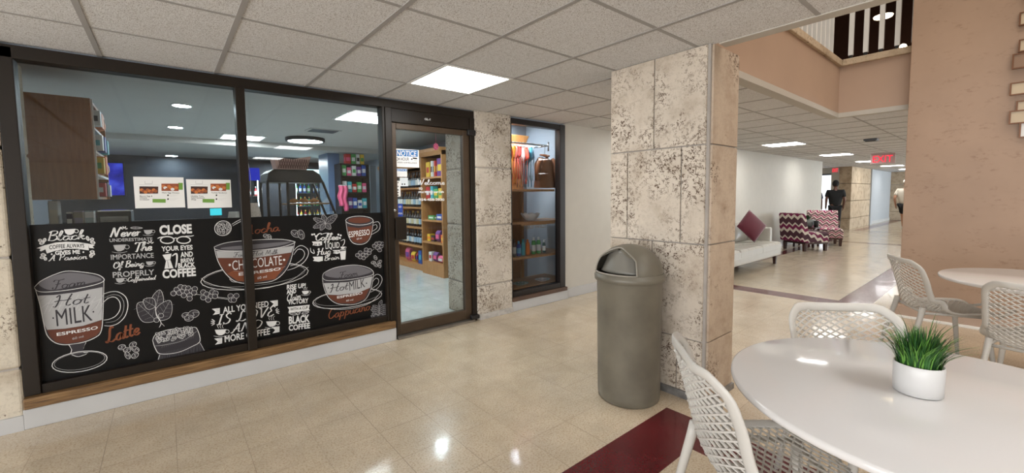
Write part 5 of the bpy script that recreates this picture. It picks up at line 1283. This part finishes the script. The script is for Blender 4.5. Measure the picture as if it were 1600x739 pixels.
# wine rows
rows_ = [(.45, 'lowest wine row', 'dark wine bottle on the lowest wine shelf seen through the door'), (.80, 'second wine row', 'dark wine bottle with a white label on the second wine shelf from below'), (1.17, 'third wine row', 'dark wine bottle on the third wine shelf level with the door lock'), (1.53, 'top wine row', 'dark wine bottle on the top wine shelf behind the notice signs')]
rw = random.Random(11)
for zi, (z, grp, lb) in enumerate(rows_):
    protos = [bottle(.29, .038, M_wine, M_lab[k], M_lab[3] if k != 1 else mat('gold_cap', srgb(180, 140, 60), .3, metal=.6), lb, 'bottles on the '+grp, (3.70, 6.79+k*.105, z)) for k in range(3)]
    for k in range(3, 15):
        c = copy_tree(protos[rw.choice((0, 0, 1, 2))]); c.location = (3.70+rw.uniform(-.01, .01), 6.79+k*.105, z)
    back = 0
def prod_box(name, label, cat, loc, sx, sy, sz, cols, grp=None, rz=0, bag=False):
    t = thing(name, label, cat, loc, rz, grp)
    b = MB()
    if bag:
        b.grid(lambda u, v: ((-sx/2)*(1-(2*v-1)**4)*.9-.002, sy*(u-.5)*(1-.06*math.sin(PI*v)), sz*v), 6, 6, 0); b.grid(lambda u, v: ((sx/2)*(1-(2*v-1)**4)*.9+.002, sy*(u-.5)*(1-.06*math.sin(PI*v)), sz*v), 6, 6, 0)
    else: b.box(-sx/2, sx/2, -sy/2, sy/2, 0, sz, 0)
    b.build('packet' if bag else 'carton', cols[0], t)
    b = MB(); b.box(-sx/2-.002, -sx/2, -sy*.36, sy*.36, sz*.30, sz*.66, 0); b.box(-sx*.36, sx*.36, -sy/2-.002, -sy/2, sz*.3, sz*.66, 0); b.build('printed_label', cols[1], t); return t
cm = lambda n, *c: mat('pack_'+n, srgb(*c), .5)
RED, YEL, BLU, GRN, PUR, WHI, PNK, ORG, TEA, BLK, TAN = cm('red', 176, 40, 40), cm('yellow', 214, 178, 50), cm('blue', 40, 80, 160), cm('green', 70, 150, 80), cm('purple', 100, 50, 130), cm('white', 214, 216, 214), cm('pink', 214, 90, 130), cm('orange', 222, 120, 46), cm('teal', 60, 160, 170), cm('black', 30, 30, 34), cm('tan', 180, 140, 90)
# shelving R goods
X = 3.64
for (y, w_, h_, c, z, lb) in ((6.50, .12, .26, (YEL, RED), 1.70, 'yellow carton on the top shelf seen through the door, farthest in'), (6.36, .06, .27, (WHI, BLK), 1.70, 'thin white carton between the yellow and purple cartons on the top shelf'), (6.26, .05, .27, (RED, YEL), 1.70, 'thin red carton on the top shelf seen through the door'), (6.10, .16, .30, (PUR, YEL), 1.70, 'large purple and yellow carton on the top shelf, nearest the stone pier'),
                         (6.52, .12, .20, (RED, WHI), 1.33, 'red packet on the shelf behind the Welcome lettering'), (6.38, .08, .21, (TEA, WHI), 1.33, 'teal packet on the shelf behind the Welcome lettering'), (6.24, .13, .16, (GRN, YEL), 1.33, 'green box on the shelf behind the Welcome lettering'), (6.08, .14, .17, (YEL, GRN), 1.33, 'yellow-green box on the shelf behind the Welcome lettering, nearest the pier'),
                         (6.42, .20, .07, (GRN, WHI), .96, 'flat green packet on the shelf below the phone number'), (6.14, .18, .10, (BLU, WHI), .96, 'blue and white packet on the shelf below the phone number'),
                         (6.52, .10, .12, (YEL, ORG), .578, 'small yellow packet on the shelf level with the door handle'), (6.38, .12, .10, (BLK, RED), .578, 'small dark packet on the shelf level with the door handle'), (6.22, .14, .20, (PUR, PNK), .578, 'purple bag on the shelf level with the door handle'), (6.04, .10, .13, (ORG, YEL), .578, 'orange box on the shelf level with the door handle'),
                         (6.48, .10, .16, (WHI, RED), .224, 'white tub on the bottom shelf seen through the door'), (6.32, .14, .17, (PUR, PNK), .224, 'purple sweet bag on the bottom shelf seen through the door'), (6.14, .16, .12, (PNK, WHI), .224, 'pink sweet bag on the bottom shelf beside the pier'), (6.01, .06, .07, (WHI, TAN), .224, 'little white packet on the bottom shelf beside the pier')):
    prod_box('product_bag' if 'bag' in lb or 'packet' in lb else 'product_box', lb, 'packet' if 'bag' in lb or 'packet' in lb else 'box', (X, y, z), .10, w_, h_, c, bag=('bag' in lb))
for (y, w_, h_, c, lb) in ((7.55, .18, .26, (PNK, PUR), 'pink toy bag at the bottom of the wine shelving'), (7.32, .16, .20, (YEL, RED), 'yellow and red toy bag at the bottom of the wine shelving'), (7.16, .05, .2, (RED, BLU), 'thin red bag at the bottom of the wine shelving'), (7.02, .12, .25, (BLU, TEA), 'blue carton at the bottom of the wine shelving'), (6.84, .14, .30, (YEL, ORG), 'tall yellow toy bag at the bottom of the wine shelving')):
    prod_box('toy_bag', lb, 'toy', (3.72, y, .10), .10, w_, h_, c, bag=('bag' in lb))
# ornament hanging behind the door glass
p = on_y(681, 229, FY+.07); t = thing('hanging_ornament', 'small pink paper ornament hanging at the top of the shop door', 'ornament', (p.x, p.y, p.z))
b = MB()
for k in range(7): a = 2*PI*k/7; b.ball((.017*math.cos(a), 0, .022*math.sin(a)), .015, 8, 6)
b.ball((0, 0, 0), .016, 8, 6); b.build('petals', PNK, t); b = MB(); b.box(-.001, .001, -.001, .001, .02, 2.06-p.z); b.build('string', PNK, t)

# wooden wall cabinet on the left with goods hanging on its open side
t = thing('wall_cabinet', 'brown wooden wall cabinet hung high behind the left pane, open shelves on its side', 'cabinet', (-1.1, 5.1, 1.37))
b = MB(); b.box(-.69, .68, -.5, -.47, 0, .79); b.box(-.69, .68, .47, .5, 0, .79); b.box(-.69, .68, -.47, .47, .765, .79); b.box(-.69, .66, -.47, .47, 0, .02); b.build('carcass', M_cab, t, bevel=.003)
for k in range(1, 4): b = MB(); b.box(.3, .68, -.465, .465, .19*k, .19*k+.018); b.build('shelf', M_white, t)
b = MB(); b.box(.665, .69, -.47, -.455, 0, .79); b.box(.28, .30, -.47, .47, .02, .765); b.build('edge_strip', M_white, t)
gd = [(4.72, 1.94, .10, .12, (WHI, BLK), 'white packet at the top of the wall cabinet side'), (4.86, 1.95, .12, .12, (ORG, YEL), 'orange and yellow packet on the top shelf of the wall cabinet'), (5.05, 1.95, .10, .1, (ORG, WHI), 'orange pouch behind the top shelf packet in the wall cabinet'), (4.75, 1.76, .10, .12, (WHI, TEA), 'white and teal packet on the second shelf of the wall cabinet'),
      (4.95, 1.76, .12, .13, (BLU, WHI), 'dark blue packet on the second shelf of the wall cabinet'), (5.15, 1.76, .12, .12, (TEA, WHI), 'teal packet far in on the second shelf of the wall cabinet'), (4.74, 1.57, .10, .13, (YEL, GRN), 'yellow packet on the third shelf of the wall cabinet'), (4.92, 1.57, .13, .15, (ORG, YEL), 'large orange packet on the third shelf of the wall cabinet'),
      (5.12, 1.57, .1, .12, (YEL, ORG), 'yellow pouch far in on the third shelf of the wall cabinet'), (4.73, 1.39, .10, .11, (RED, WHI), 'red and white box at the bottom of the wall cabinet'), (4.90, 1.39, .12, .12, (BLK, WHI), 'black packet at the bottom of the wall cabinet'), (5.10, 1.39, .12, .1, (WHI, PUR), 'white and purple packet at the bottom of the wall cabinet')]
for (y, z, w_, h_, c, lb) in gd: prod_box('snack_packet', lb, 'packet', (-.425, y, z+.002 if z < 1.5 else {1.94: 1.958, 1.95: 1.958, 1.76: 1.768, 1.57: 1.578}[z]), .10, w_, h_, c, bag=('pouch' in lb), rz=0)

# service counter with the things standing on it
t = thing('service_counter', 'dark service counter behind the coffee window film', 'counter', (0, 4.85, 0))
b = MB(); b.box(-1.7, 1.62, -.33, .33, .0, 1.01); b.build('counter_body', M_dkwood, t, bevel=.004); b = MB(); b.box(-1.73, 1.65, -.37, .37, 1.01, 1.05); b.build('worktop', M_black, t, bevel=.004)
CT_Z = 1.05
# pastry warmer
t = thing('pastry_warmer', 'black-topped glass pastry display case standing on the counter', 'display case', (1.10, 4.85, CT_Z))
b = MB(); b.box(-.32, .36, -.2, .2, 0, .05); b.build('base', M_black, t, bevel=.006)
b = MB(); b.prism([(-.32, .47), (-.30, .56), (-.25, .60), (.12, .60), (.18, .56), (.22, .47)], -.21, .21, axis='y'); b.build('hood', M_black, t, bevel=.01)
for (x0, x1) in ((-.31, -.31), (-.13, -.13), (.36, .21)):
    for y in (-.19, .19): b = MB(); b.tube([(x0, y, .05), (x1, y, .48)], .014, 6); b.build('post', M_black, t)
b = MB(); b.box(-.12, .28, -.17, .17, .24, .255); b.build('wooden_tray', M_oak, t)
b = MB(); b.box(-.12, .32, -.17, .17, .06, .07); b.build('lower_tray', M_chrome, t)
b = MB(); b.add([(-.31, -.2, .05), (.36, -.2, .05), (.21, -.2, .48), (-.31, -.2, .48)], [(0, 1, 2, 3)]); b.add([(.36, -.2, .05), (.36, .2, .05), (.21, .2, .48), (.21, -.2, .48)], [(0, 1, 2, 3)]); b.build('glass_panel', M_glass, t)
for k, (x, lb) in enumerate(((-.05, 'left one'), (.05, 'middle one'), (.15, 'right one'))):
    tt = thing('croissant', 'golden croissant on the wooden tray inside the pastry case, '+lb, 'pastry', (1.10+x, 4.80, CT_Z+.256)); b = MB(); b.tube([(-.05, 0, .02), (-.025, -.02, .024), (0, -.028, .028), (.025, -.02, .024), (.05, 0, .02)], [.007, .018, .024, .018, .007], 10); b.build('pastry_body', mat('crust', srgb(196, 132, 62), .6), tt)
    b = MB()
    for q in range(3): b.tube([(-.02+q*.02, -.045, .015), (-.02+q*.02, -.025, .052), (-.02+q*.02, -.004, .03)], .003, 5)
    b.build('crust_ridges', mat('crust_dark', srgb(140, 84, 36), .6), tt)
t = thing('basket_bag', 'pinkish woven basket lying on top of the pastry case', 'basket', (1.05, 4.85, CT_Z+.612))
b = MB(); b.add([(-.15, -.09, 0), (.13, -.09, 0), (.13, .09, 0), (-.15, .09, 0), (-.17, -.11, .11), (.17, -.11, .135), (.17, .11, .135), (-.17, .11, .11), (0, -.11, .10), (0, .11, .10), (0, -.09, 0), (0, .09, 0)],
    [(0, 10, 8, 4), (10, 1, 5, 8), (1, 2, 6, 5), (2, 11, 9, 6), (11, 3, 7, 9), (3, 0, 4, 7), (0, 3, 11, 10), (10, 11, 2, 1)]); b.build('woven_body', mat('woven_pink', srgb(214, 176, 166), .9, bump=.8, bscale=60), t, solid=.012)
b = MB()
for k in range(13): x = -.14+k*.022; b.tube([(x, -.105, .005), (x+.03, -.118, .10)], .003, 4); b.tube([(x+.03, -.105, .005), (x, -.118, .10)], .003, 4)
b.build('weave', mat('weave_dark', srgb(120, 84, 80), .9), t)
# stacks of cups
def cup_stack(x, y, n, label, m, z=CT_Z, up=True):
    t = thing('cup_stack', label, 'cups', (x, y, z))
    for k in range(n):
        b = MB(); b.lathe([(.064, .016*k), (.066, .016*k+.004), (.044, .016*k+.14), (0, .016*k+.14)], n=20, cap=False); b.build('paper_cup', m, t)
    return t
p = on_y(396, 330, 4.60); cup_stack(p.x, 4.60, 9, 'stack of upturned patterned paper cups beside the mullion', mat('cup_paper', srgb(222, 208, 196), .6, var=.15, vscale=60))
cup_stack(p.x-.15, 4.66, 4, 'shorter stack of upturned paper cups half behind the mullion', M_white)
t = thing('power_cable', 'thin white cord hanging down inside the right pane beside the mullion', 'cord', (0, 0, 0))
pts = [on_y(a, b_, FY+.06) for a, b_ in ((374, 140), (378, 190), (385, 240), (391, 275), (391, 300), (388, 320), (381, 345))]
b = MB(); b.tube([tuple(q) for q in catmull([tuple(p) for p in pts], False, 5)], .0025, 6); b.build('cord_run', M_white, t); b = MB(); b.box(pts[0].x-.012, pts[0].x+.012, FY+.05, FY+.07, 2.165, 2.186); b.build('clip', M_black, t)
# things low at the left
def boxy(name, label, cat, px0, py0, px1, Y, m, m2, dy=.12, z=CT_Z):
    a = on_y(px0, py0, Y); c = on_y(px1, py0, Y); w_ = c.x-a.x; h_ = a.z-z; t = thing(name, label, cat, ((a.x+c.x)/2, Y+dy/2, z)); b = MB(); b.box(-w_/2, w_/2, -dy/2, dy/2, 0, h_); b.build('body', m, t, bevel=.006)
    b = MB(); b.box(-w_*.4, w_*.4, -dy/2-.003, -dy/2, h_*.35, h_*.8); b.build('front_panel', m2, t); b = MB(); b.box(-w_*.46, w_*.46, -dy*.46, dy*.46, h_, h_+.008); b.build('lid', m2, t); return t
boxy('milk_carton', 'pale carton with a flared top on the counter beneath the wooden wall cabinet', 'carton', 74, 316, 90, 4.62, cm('cartongrey', 178, 176, 168), cm('cartonlid', 190, 180, 160))
boxy('paper_box', 'white cardboard box on the counter under the wall cabinet', 'box', 131, 332, 147, 4.62, M_white, cm('greyblue', 170, 186, 190))
boxy('napkin_box', 'beige napkin box beside the white cardboard box', 'box', 114, 332, 130, 4.60, cm('beige', 150, 140, 128), cm('lilac', 150, 140, 160))
boxy('coffee_machine', 'long black coffee machine with a pale top bar on the counter', 'coffee machine', 150, 331, 205, 4.70, M_black, M_chrome, .35)
boxy('sugar_jar', 'dark purple jar on the counter between the boxes', 'jar', 103, 334, 113, 4.62, cm('plum', 50, 40, 70), M_white)
# back of the shop
def wall_screen(px0, py0, px1, py1, Y, label, m):
    a = on_y(px0, py0, Y); c = on_y(px1, py1, Y); t = thing('television', label, 'screen', ((a.x+c.x)/2, Y, (a.z+c.z)/2)); w_, h_ = abs(c.x-a.x), abs(a.z-c.z)
    b = MB(); b.box(-w_/2-.02, w_/2+.02, 0, .06, -h_/2-.02, h_/2+.02); b.build('bezel', M_black, t, bevel=.005); b = MB(); b.box(-w_/2, w_/2, -.004, 0, -h_/2, h_/2); b.build('screen', m, t); return t
g = NT('blue_screen'); g.t.nodes.remove(g.b); e = g.n('Emission'); e.inputs[1].default_value = 1.0
g.l(g.ramp(g.noise(2.2, 3), [(.35, srgb(10, 12, 60)), (.5, srgb(26, 34, 150)), (.65, srgb(70, 90, 210))]), e.inputs[0]); g.l(e.outputs[0], [n for n in g.t.nodes if n.bl_idname == 'ShaderNodeOutputMaterial'][0].inputs[0])
wall_screen(150, 254, 195, 305, 12.33, 'blue glowing television on the dark back wall beside the wall cabinet', g.m)
E_cyan = emit('cyan_screen', srgb(60, 190, 205), 1.2)
t = thing('back_counter', 'low dark counter along the back of the shop', 'counter', (.2, 11.0, 0)); b = MB(); b.box(-1.9, 1.5, -.35, .35, 0, .9); b.build('cabinet_body', M_navy, t); b = MB(); b.box(-1.92, 1.52, -.37, .37, .9, .94); b.build('worktop', M_black, t)
a = on_y(327, 326, 10.9); c = on_y(347, 326, 10.9); t = thing('monitor', 'small turquoise glowing monitor at the back of the shop under the second menu', 'monitor', ((a.x+c.x)/2, 10.9, .94)); w_ = c.x-a.x
b = MB(); b.box(-w_/2, w_/2, 0, .03, .06, a.z-.92); b.build('bezel', M_black, t); b = MB(); b.box(-w_/2+.01, w_/2-.01, -.004, 0, .07, a.z-.94); b.build('screen', E_cyan, t); b = MB(); b.box(-.06, .06, -.05, .08, 0, .06); b.build('stand', M_black, t)
# drink coolers
def cooler(px0, px1, ptop, Y, label, header, rows, goods_seed, head_e=2.2):
    a = on_y(px0, ptop, Y); c = on_y(px1, ptop, Y); w_ = c.x-a.x; top = a.z; cx = (a.x+c.x)/2
    t = thing('drink_cooler', label, 'fridge', (cx, Y+.35, 0))
    b = MB(); b.box(-w_/2, -w_/2+.03, -.35, .35, 0, top); b.box(w_/2-.03, w_/2, -.35, .35, 0, top); b.box(-w_/2, w_/2, .31, .35, 0, top); b.box(-w_/2, w_/2, -.35, .35, top-.04, top); b.box(-w_/2, w_/2, -.35, .35, 0, .15); b.build('cabinet', M_black, t)
    b = MB(); b.box(-w_/2, w_/2, -.37, -.35, top-.30, top); b.build('header_light', emit('cooler_header_'+header[0], header[1], head_e), t)
    zs = [.2+(top-.45)*k/rows for k in range(rows)]
    for z in zs: b = MB(); b.box(-w_/2+.03, w_/2-.03, -.3, .31, z-.015, z); b.build('shelf', M_chrome, t)
    b = MB(); b.box(-w_/2+.035, -w_/2+.05, -.33, -.30, .2, top-.22); b.box(w_/2-.05, w_/2-.035, -.33, -.30, .2, top-.22); b.build('strip_light', emit('cooler_strip', (.6, .85, 1, 1), 22), t)
    b = MB(); b.box(-w_/2, -w_/2+.04, -.36, -.34, .15, top-.2); b.box(w_/2-.04, w_/2, -.36, -.34, .15, top-.2); b.box(-.02, .02, -.36, -.34, .15, top-.2); b.build('door_frame', M_black, t)
    rr = random.Random(goods_seed); n = max(3, int((w_-.1)/.085)); mats_ = [RED, BLU, GRN, WHI, ORG, TEA, YEL, PUR]
    names = ['bottom', 'second', 'third', 'fourth', 'top']
    for zi, z in enumerate(zs):
        ms = rr.sample(mats_, 2); pp = []
        for k in range(n):
            x = cx-w_/2+.08+(w_-.16)*k/(n-1)
            if k < 2: pp.append(bottle(.22, .032, ms[k], WHI, ms[1-k], 'small drink bottle on the '+names[min(zi, 4)]+' shelf of the '+label.split(' ')[0]+' cooler', 'drinks on the '+names[min(zi, 4)]+' shelf of the '+label.split(' ')[0]+' cooler', (x, Y+.12, z), 'drink_bottle'))
            else: q = copy_tree(pp[rr.choice((0, 1))]); q.location = (x, Y+.12, z)
    return t
cooler(378, 405, 262, 11.5, 'blue-topped drink cooler right of the mullion', ('blue', srgb(30, 40, 150)), 4, 1, 1.2)
cooler(458, 513, 264, 11.0, 'bright-topped wide drink cooler behind the pastry case', ('cyan', srgb(190, 235, 240)), 5, 2, 1.9)
# navy column and product stand
a = on_y(514, 300, 9.6); c = on_y(532, 300, 9.6)
b = MB(); b.box(a.x, c.x, 9.6, 10.3, 0, 2.36); struct(b.build('column_shop', mat('blue_column_paint', srgb(84, 108, 142), .35), bevel=.004))
a = on_y(533, 300, 9.2); c = on_y(578, 300, 9.2); W_ = c.x-a.x; cx = (a.x+c.x)/2
t = thing('product_stand', 'tall dark product stand beside the blue column', 'shelving', (cx, 9.4, 0))
b = MB(); b.box(-W_/2, -W_/2+.03, -.2, .2, 0, 2.1); b.box(W_/2-.03, W_/2, -.2, .2, 0, 2.1); b.box(-W_/2, W_/2, .17, .2, 0, 2.1); b.build('carcass', M_black, t)
zz = [.6, 1.12, 1.48, 1.84]
for z in zz+[2.1]: b = MB(); b.box(-W_/2, W_/2, -.2, .17, z-.02, z); b.build('shelf', M_black, t)
names = {1.12: 'lower', 1.48: 'middle', 1.84: 'upper', .6: 'lowest'}
cs = [(WHI, GRN), (PUR, WHI), (BLU, WHI), (WHI, BLU), (TEA, WHI), (RED, WHI), (GRN, WHI), (PNK, WHI)]; cn = ['white and green', 'purple', 'blue', 'white and blue', 'teal', 'red', 'green', 'pink']
ci = 0
for z in (1.12, 1.48, 1.84):
    n_ = 5
    for k in range(n_):
        q = (ci*3+k) % 8; prod_box('toiletry_box', cn[q]+' package on the '+names[z]+' shelf of the dark stand, '+['by the blue column', 'second along', 'in the centre', 'fourth along', 'at the far end'][k], 'box', (cx-W_/2+.10+(W_-.2)*k/(n_-1), 9.3, z), .09, .08, (.2, .24, .23, .18, .22)[(k+ci) % 5], cs[q])
    ci += 1
for (px0, px1, ptop, c, lb) in ((540, 548, 250, (RED, PNK), 'tall red package on top of the dark product stand'), (549, 556, 250, (GRN, WHI), 'tall green package on top of the dark product stand'), (557, 562, 253, (WHI, BLK), 'white package on top of the dark product stand'), (563, 569, 255, (YEL, GRN), 'yellow-green package on top of the dark product stand')):
    a = on_y(px0, 260, 9.3); c_ = on_y(px1, 260, 9.3); prod_box('product_box', lb, 'box', ((a.x+c_.x)/2, 9.35, 2.1), (c_.x-a.x), .12, .22, c)
a = on_y(530, 290, 9.15)
t = thing('hanging_garment', 'pink and white garment hanging on the side of the dark product stand', 'clothing', (a.x+.08, 9.16, 1.62)); b = MB(); b.grid(lambda u, v: (-.10+.2*u+.02*math.sin(9*v), .02*math.sin(14*u)+.0, -.55*v*(1 if u > .5 else .8)), 12, 8); b.build('cloth', PNK, t, solid=.008); b = MB(); b.box(-.08, .08, 0, .035, .0, .015); b.build('hanger', WHI, t)
# light partition and small brown shelf beyond
b = MB(); a = on_y(579, 300, 9.8); c = on_y(588, 300, 9.8); b.box(a.x, c.x, 9.8, 9.9, 0, 2.12); struct(b.build('wall_shop_partition', M_shopwall))

# ================================================================== DISPLAY WINDOW CONTENT
t = thing('display_shelving', 'honey-wood display shelves behind the narrow display window', 'shelving', (3.72, 4.1, 0))
for z in (.205, .59, 1.03, 1.44): b = MB(); b.box(-.60, .60 if z < 1.4 else .30, -.24, .26, z-.028, z); b.build('shelf', M_oak, t, bevel=.003)
for (x, y) in ((-.28, .24), (-.60, .24), (.12, .24)):
    b = MB(); b.box(x, x+.03, y-.02, y+.02, 0, 1.44); b.build('upright', M_oak, t)
b = MB(); b.box(-.6, .2, .265, .28, .2, 2.0); b.build('back_panel', M_cab, t)
t = thing('display_cabinet_top', 'carved honey-wood cabinet cornice high inside the display window', 'cabinet', (3.55, 4.30, 1.443)); b = MB(); b.prism([(-.45, .56), (.24, .56), (.28, .66), (.32, .72), (-.45, .72)], -.12, .058, axis='y'); b.build('cornice', M_oak, t, bevel=.008)
b = MB(); b.box(-.44, .22, -.06, .06, 0, .56); b.build('cabinet_body', M_oak, t)
b = MB()
for x in (-.36, -.18, 0): b.box(x, x+.14, -.066, -.06, .08, .5)
b.build('door_panels', M_cab, t)
t = thing('clothes_rail', 'chrome rail carrying the colourful swimwear in the display window', 'rail', (3.6, 4.02, 2.03)); b = MB(); b.tube([(-.48, 0, 0), (.47, 0, 0), (.47, 0, -.03)], .011, 10); b.build('rail', M_chrome, t); b = MB(); b.tube([(.47, 0, 0), (.47, .2, .0), (.47, .39, .0)], .009, 8); b.tube([(.47, .0, .05), (.47, 0, -.07)], .012, 8); b.build('bracket', M_chrome, t)
rg2 = random.Random(4)
gs = [('dark purple', srgb(70, 30, 70), .50), ('magenta', srgb(190, 40, 110), .42), ('pale pink', srgb(220, 130, 150), .5), ('orange', srgb(230, 110, 30), .36), ('yellow', srgb(236, 170, 40), .46), ('salmon', srgb(220, 110, 100), .40), ('scarlet', srgb(216, 50, 40), .40), ('white and red', srgb(214, 190, 190), .5), ('coral', srgb(226, 90, 70), .46), ('blue-green', srgb(60, 150, 180), .5), ('pale blue', srgb(150, 190, 214), .42)]
for k, (nm, c, L_) in enumerate(gs):
    x = 3.17+k*.056; t = thing('hanging_garment', nm+' swimwear hanging on the display window rail', 'clothing', (x, 4.02, 2.03), R(rg2.uniform(-10, 10)))
    cmn = mat('fabric_'+nm.replace(' ', '_'), c, .7, sheen=.3)
    b = MB(); b.tube([(0, -.10, -.045), (0, 0, -.02), (0, .10, -.045), (0, 0, -.052), (0, -.10, -.045)], .004, 6); b.tube([(0, 0, -.02), (0, .0, .012), (0, .012, .016)], .002, 5); b.build('hanger', M_white, t)
    ph = rg2.uniform(0, 6)
    b = MB()
    b.grid(lambda u, v: (.010*math.sin(11*u+ph+3*v), -.085+.17*u, -.05-(L_*.45)*v*(1-.3*abs(2*u-1))), 12, 6); b.build('cloth', cmn, t, solid=.004)
    b = MB()
    for q in range(4): y0_ = -.07+q*.045; b.tube([(0, y0_, -.2), (.012*math.sin(q+ph), y0_+.01, -.2-L_*.4), (.02*math.sin(2*q+ph), y0_*.8, -.06-L_)], [.006, .004, .007], 5)
    b.build('ties', cmn, t)
t = thing('leather_jacket', 'brown leather jacket hanging at the right end of the display rail', 'jacket', (3.93, 3.95, 1.90)); M_jk = mat('brown_leather', srgb(124, 78, 48), .45, bump=.3, bscale=14, var=.1)
b = MB(); 
def JB(u, v):
    a = 2*PI*u; w_ = .07+.09*min(1, v*4)+.02*v; d_ = .045+.02*v; return (w_*math.cos(a)+.012*math.sin(7*a+3*v), d_*math.sin(a), -.03-.41*v-.05*(1-v)*(abs(math.cos(a))))
b.grid(JB, 28, 12); b.build('jacket_body', M_jk, t, weld=True)
b = MB(); b.tube([(.10, -.02, -.06), (.15, -.04, -.14), (.18, -.05, -.3), (.205, -.06, -.48), (.21, -.055, -.60)], [.035, .05, .046, .04, .036], 12); b.build('sleeve', M_jk, t)
b = MB(); b.tube([(-.10, -.02, -.06), (-.15, -.02, -.14), (-.165, -.03, -.34)], [.035, .045, .036], 12); b.build('sleeve', M_jk, t)
b = MB(); b.tube([(-.05, -.03, -.02), (0, -.045, -.035), (.05, -.03, -.02), (.05, .03, -.005), (-.05, .03, -.005), (-.05, -.03, -.02)], .012, 8); b.build('collar', M_jk, t); b = MB(); b.tube([(0, 0, 0), (0, 0, .10), (0, .03, .13)], .003, 6); b.build('hanger_hook', M_chrome, t)
# bottles on the lower shelf
def lotion(px, py, h, r, c, capc, label, Y=3.97, z=.59, pump=False):
    p = on_y(px, py, Y); t = thing('lotion_bottle', label, 'bottle', (p.x, Y, z))
    b = MB(); b.lathe([(r*.92, 0), (r, .008), (r, h*.68), (r*.75, h*.78), (r*.45, h*.82), (r*.45, h*.84), (0, h*.84)], n=18); b.build('bottle_body', c, t)
    b = MB(); b.lathe([(r*.5, h*.82), (r*.48, h), (0, h)], n=14); 
    if pump: b.box(-.004, .03, -.004, .004, h, h+.008)
    b.build('cap', capc, t); b = MB(); b.lathe([(r*1.02, h*.18), (r*1.02, h*.55)], n=18, cap=False); b.build('label', M_lab[0] if c is BLK or c is GRN else capc, t)
lotion(803, 396, .22, .028, BLK, BLK, 'black lotion bottle with a white label on the display shelf, beside the stone pier')
lotion(810.5, 396, .19, .030, BLU, cm('lightblue', 90, 170, 210), 'blue spray can on the display shelf')
lotion(817.5, 396, .21, .028, TEA, TEA, 'teal spray can on the display shelf')
lotion(824.5, 396, .20, .028, ORG, ORG, 'orange spray can on the display shelf')
lotion(834, 394, .22, .030, GRN, M_white, 'green bottle with a white cap on the display shelf, beside the orange can')
lotion(841.5, 393, .22, .030, GRN, M_white, 'green bottle with a white cap on the display shelf, beside the pump bottle')
lotion(850, 392, .17, .022, cm('darkteal', 30, 80, 80), M_white, 'small dark teal pump bottle on the display shelf', pump=True)
p = on_y(829, 344, 3.98); t = thing('shell_bowl', 'white decorative bowl with scalloped rim on the upper display shelf', 'bowl', (p.x, 3.98, 1.037))
b = MB(); 
def BW(u, v):
    a = 2*PI*u; r_ = .04+.10*v**.8; return (r_*math.cos(a), r_*.75*math.sin(a), .005+.085*v**1.5+.008*v*math.sin(9*a))
b.grid(BW, 54, 8); b.lathe([(0, 0), (.045, 0), (.045, .008), (0, .008)], n=24); b.build('bowl_body', M_white, t, solid=.004)
b = MB(); rb2 = random.Random(2)
for k in range(14): a = rb2.uniform(0, 6.28); r_ = rb2.uniform(0, .075); b.ball((r_*math.cos(a), r_*.7*math.sin(a), .05+rb2.uniform(0, .02)), .02, 8, 6, sc=(1, .8, .7))
b.build('shells', mat('shells', srgb(206, 196, 190), .6, var=.2, vscale=30), t)
for (px, lb, c) in ((811, 'teal patterned plate lying on the lowest display shelf', cm('plateteal', 110, 150, 150)), (846, 'pale patterned plate lying on the lowest display shelf, nearer the dark frame', cm('platepale', 190, 180, 184))):
    p = on_y(px, 438, 3.98); t = thing('plate', lb, 'plate', (p.x+.03, 3.99, .205)); b = MB(); b.lathe([(.05, 0), (.06, .006), (.115, .022), (.12, .026), (.11, .022), (.05, .01), (0, .01)], n=32, sx=1.0, sy=.8); b.build('plate_body', c, t)
    b = MB(); 
    for k in range(10): a = 2*PI*k/10; b.ball((.088*math.cos(a), .07*math.sin(a), .019), .012, 6, 4, sc=(1, 1, .25))
    b.build('rim_pattern', WHI if 'teal' in lb else TEA, t)
Z = zm(800, 340, 18.475); P1 = lambda x, y: Z((x, y))[0]
gold = mat('vinyl_gold', srgb(150, 118, 54), .35, metal=.3); A_MATS += [gold]
A = Art(3.86-.0015); A.text("IS GOOD VERNEZO", P1(310, 330), P1(985, 285), 6.4, len(A_MATS)-1, .0, rot=False); 
o = A.build('gold_lettering', None); tag(o, 'small gold letters hanging under the upper shelf of the display window', 'lettering')
for v in o.data.vertices: v.co.z += .0
o2 = MB(); o2.box(3.42, 4.02, 3.8595, 3.861, .985, 1.003); o2.build('hanging_strip', M_oak, o)

# a hair of clearance under everything that stands on a shelf or worktop
for o_ in list(COL.objects):
    if o_.parent is None and o_.get('category') in ('box', 'packet', 'bottle', 'toy', 'bowl', 'plate', 'cups', 'carton', 'jar', 'pastry', 'basket', 'coffee machine', 'display case', 'monitor', 'cup', 'potted plant'):
        o_.location.z += .0015
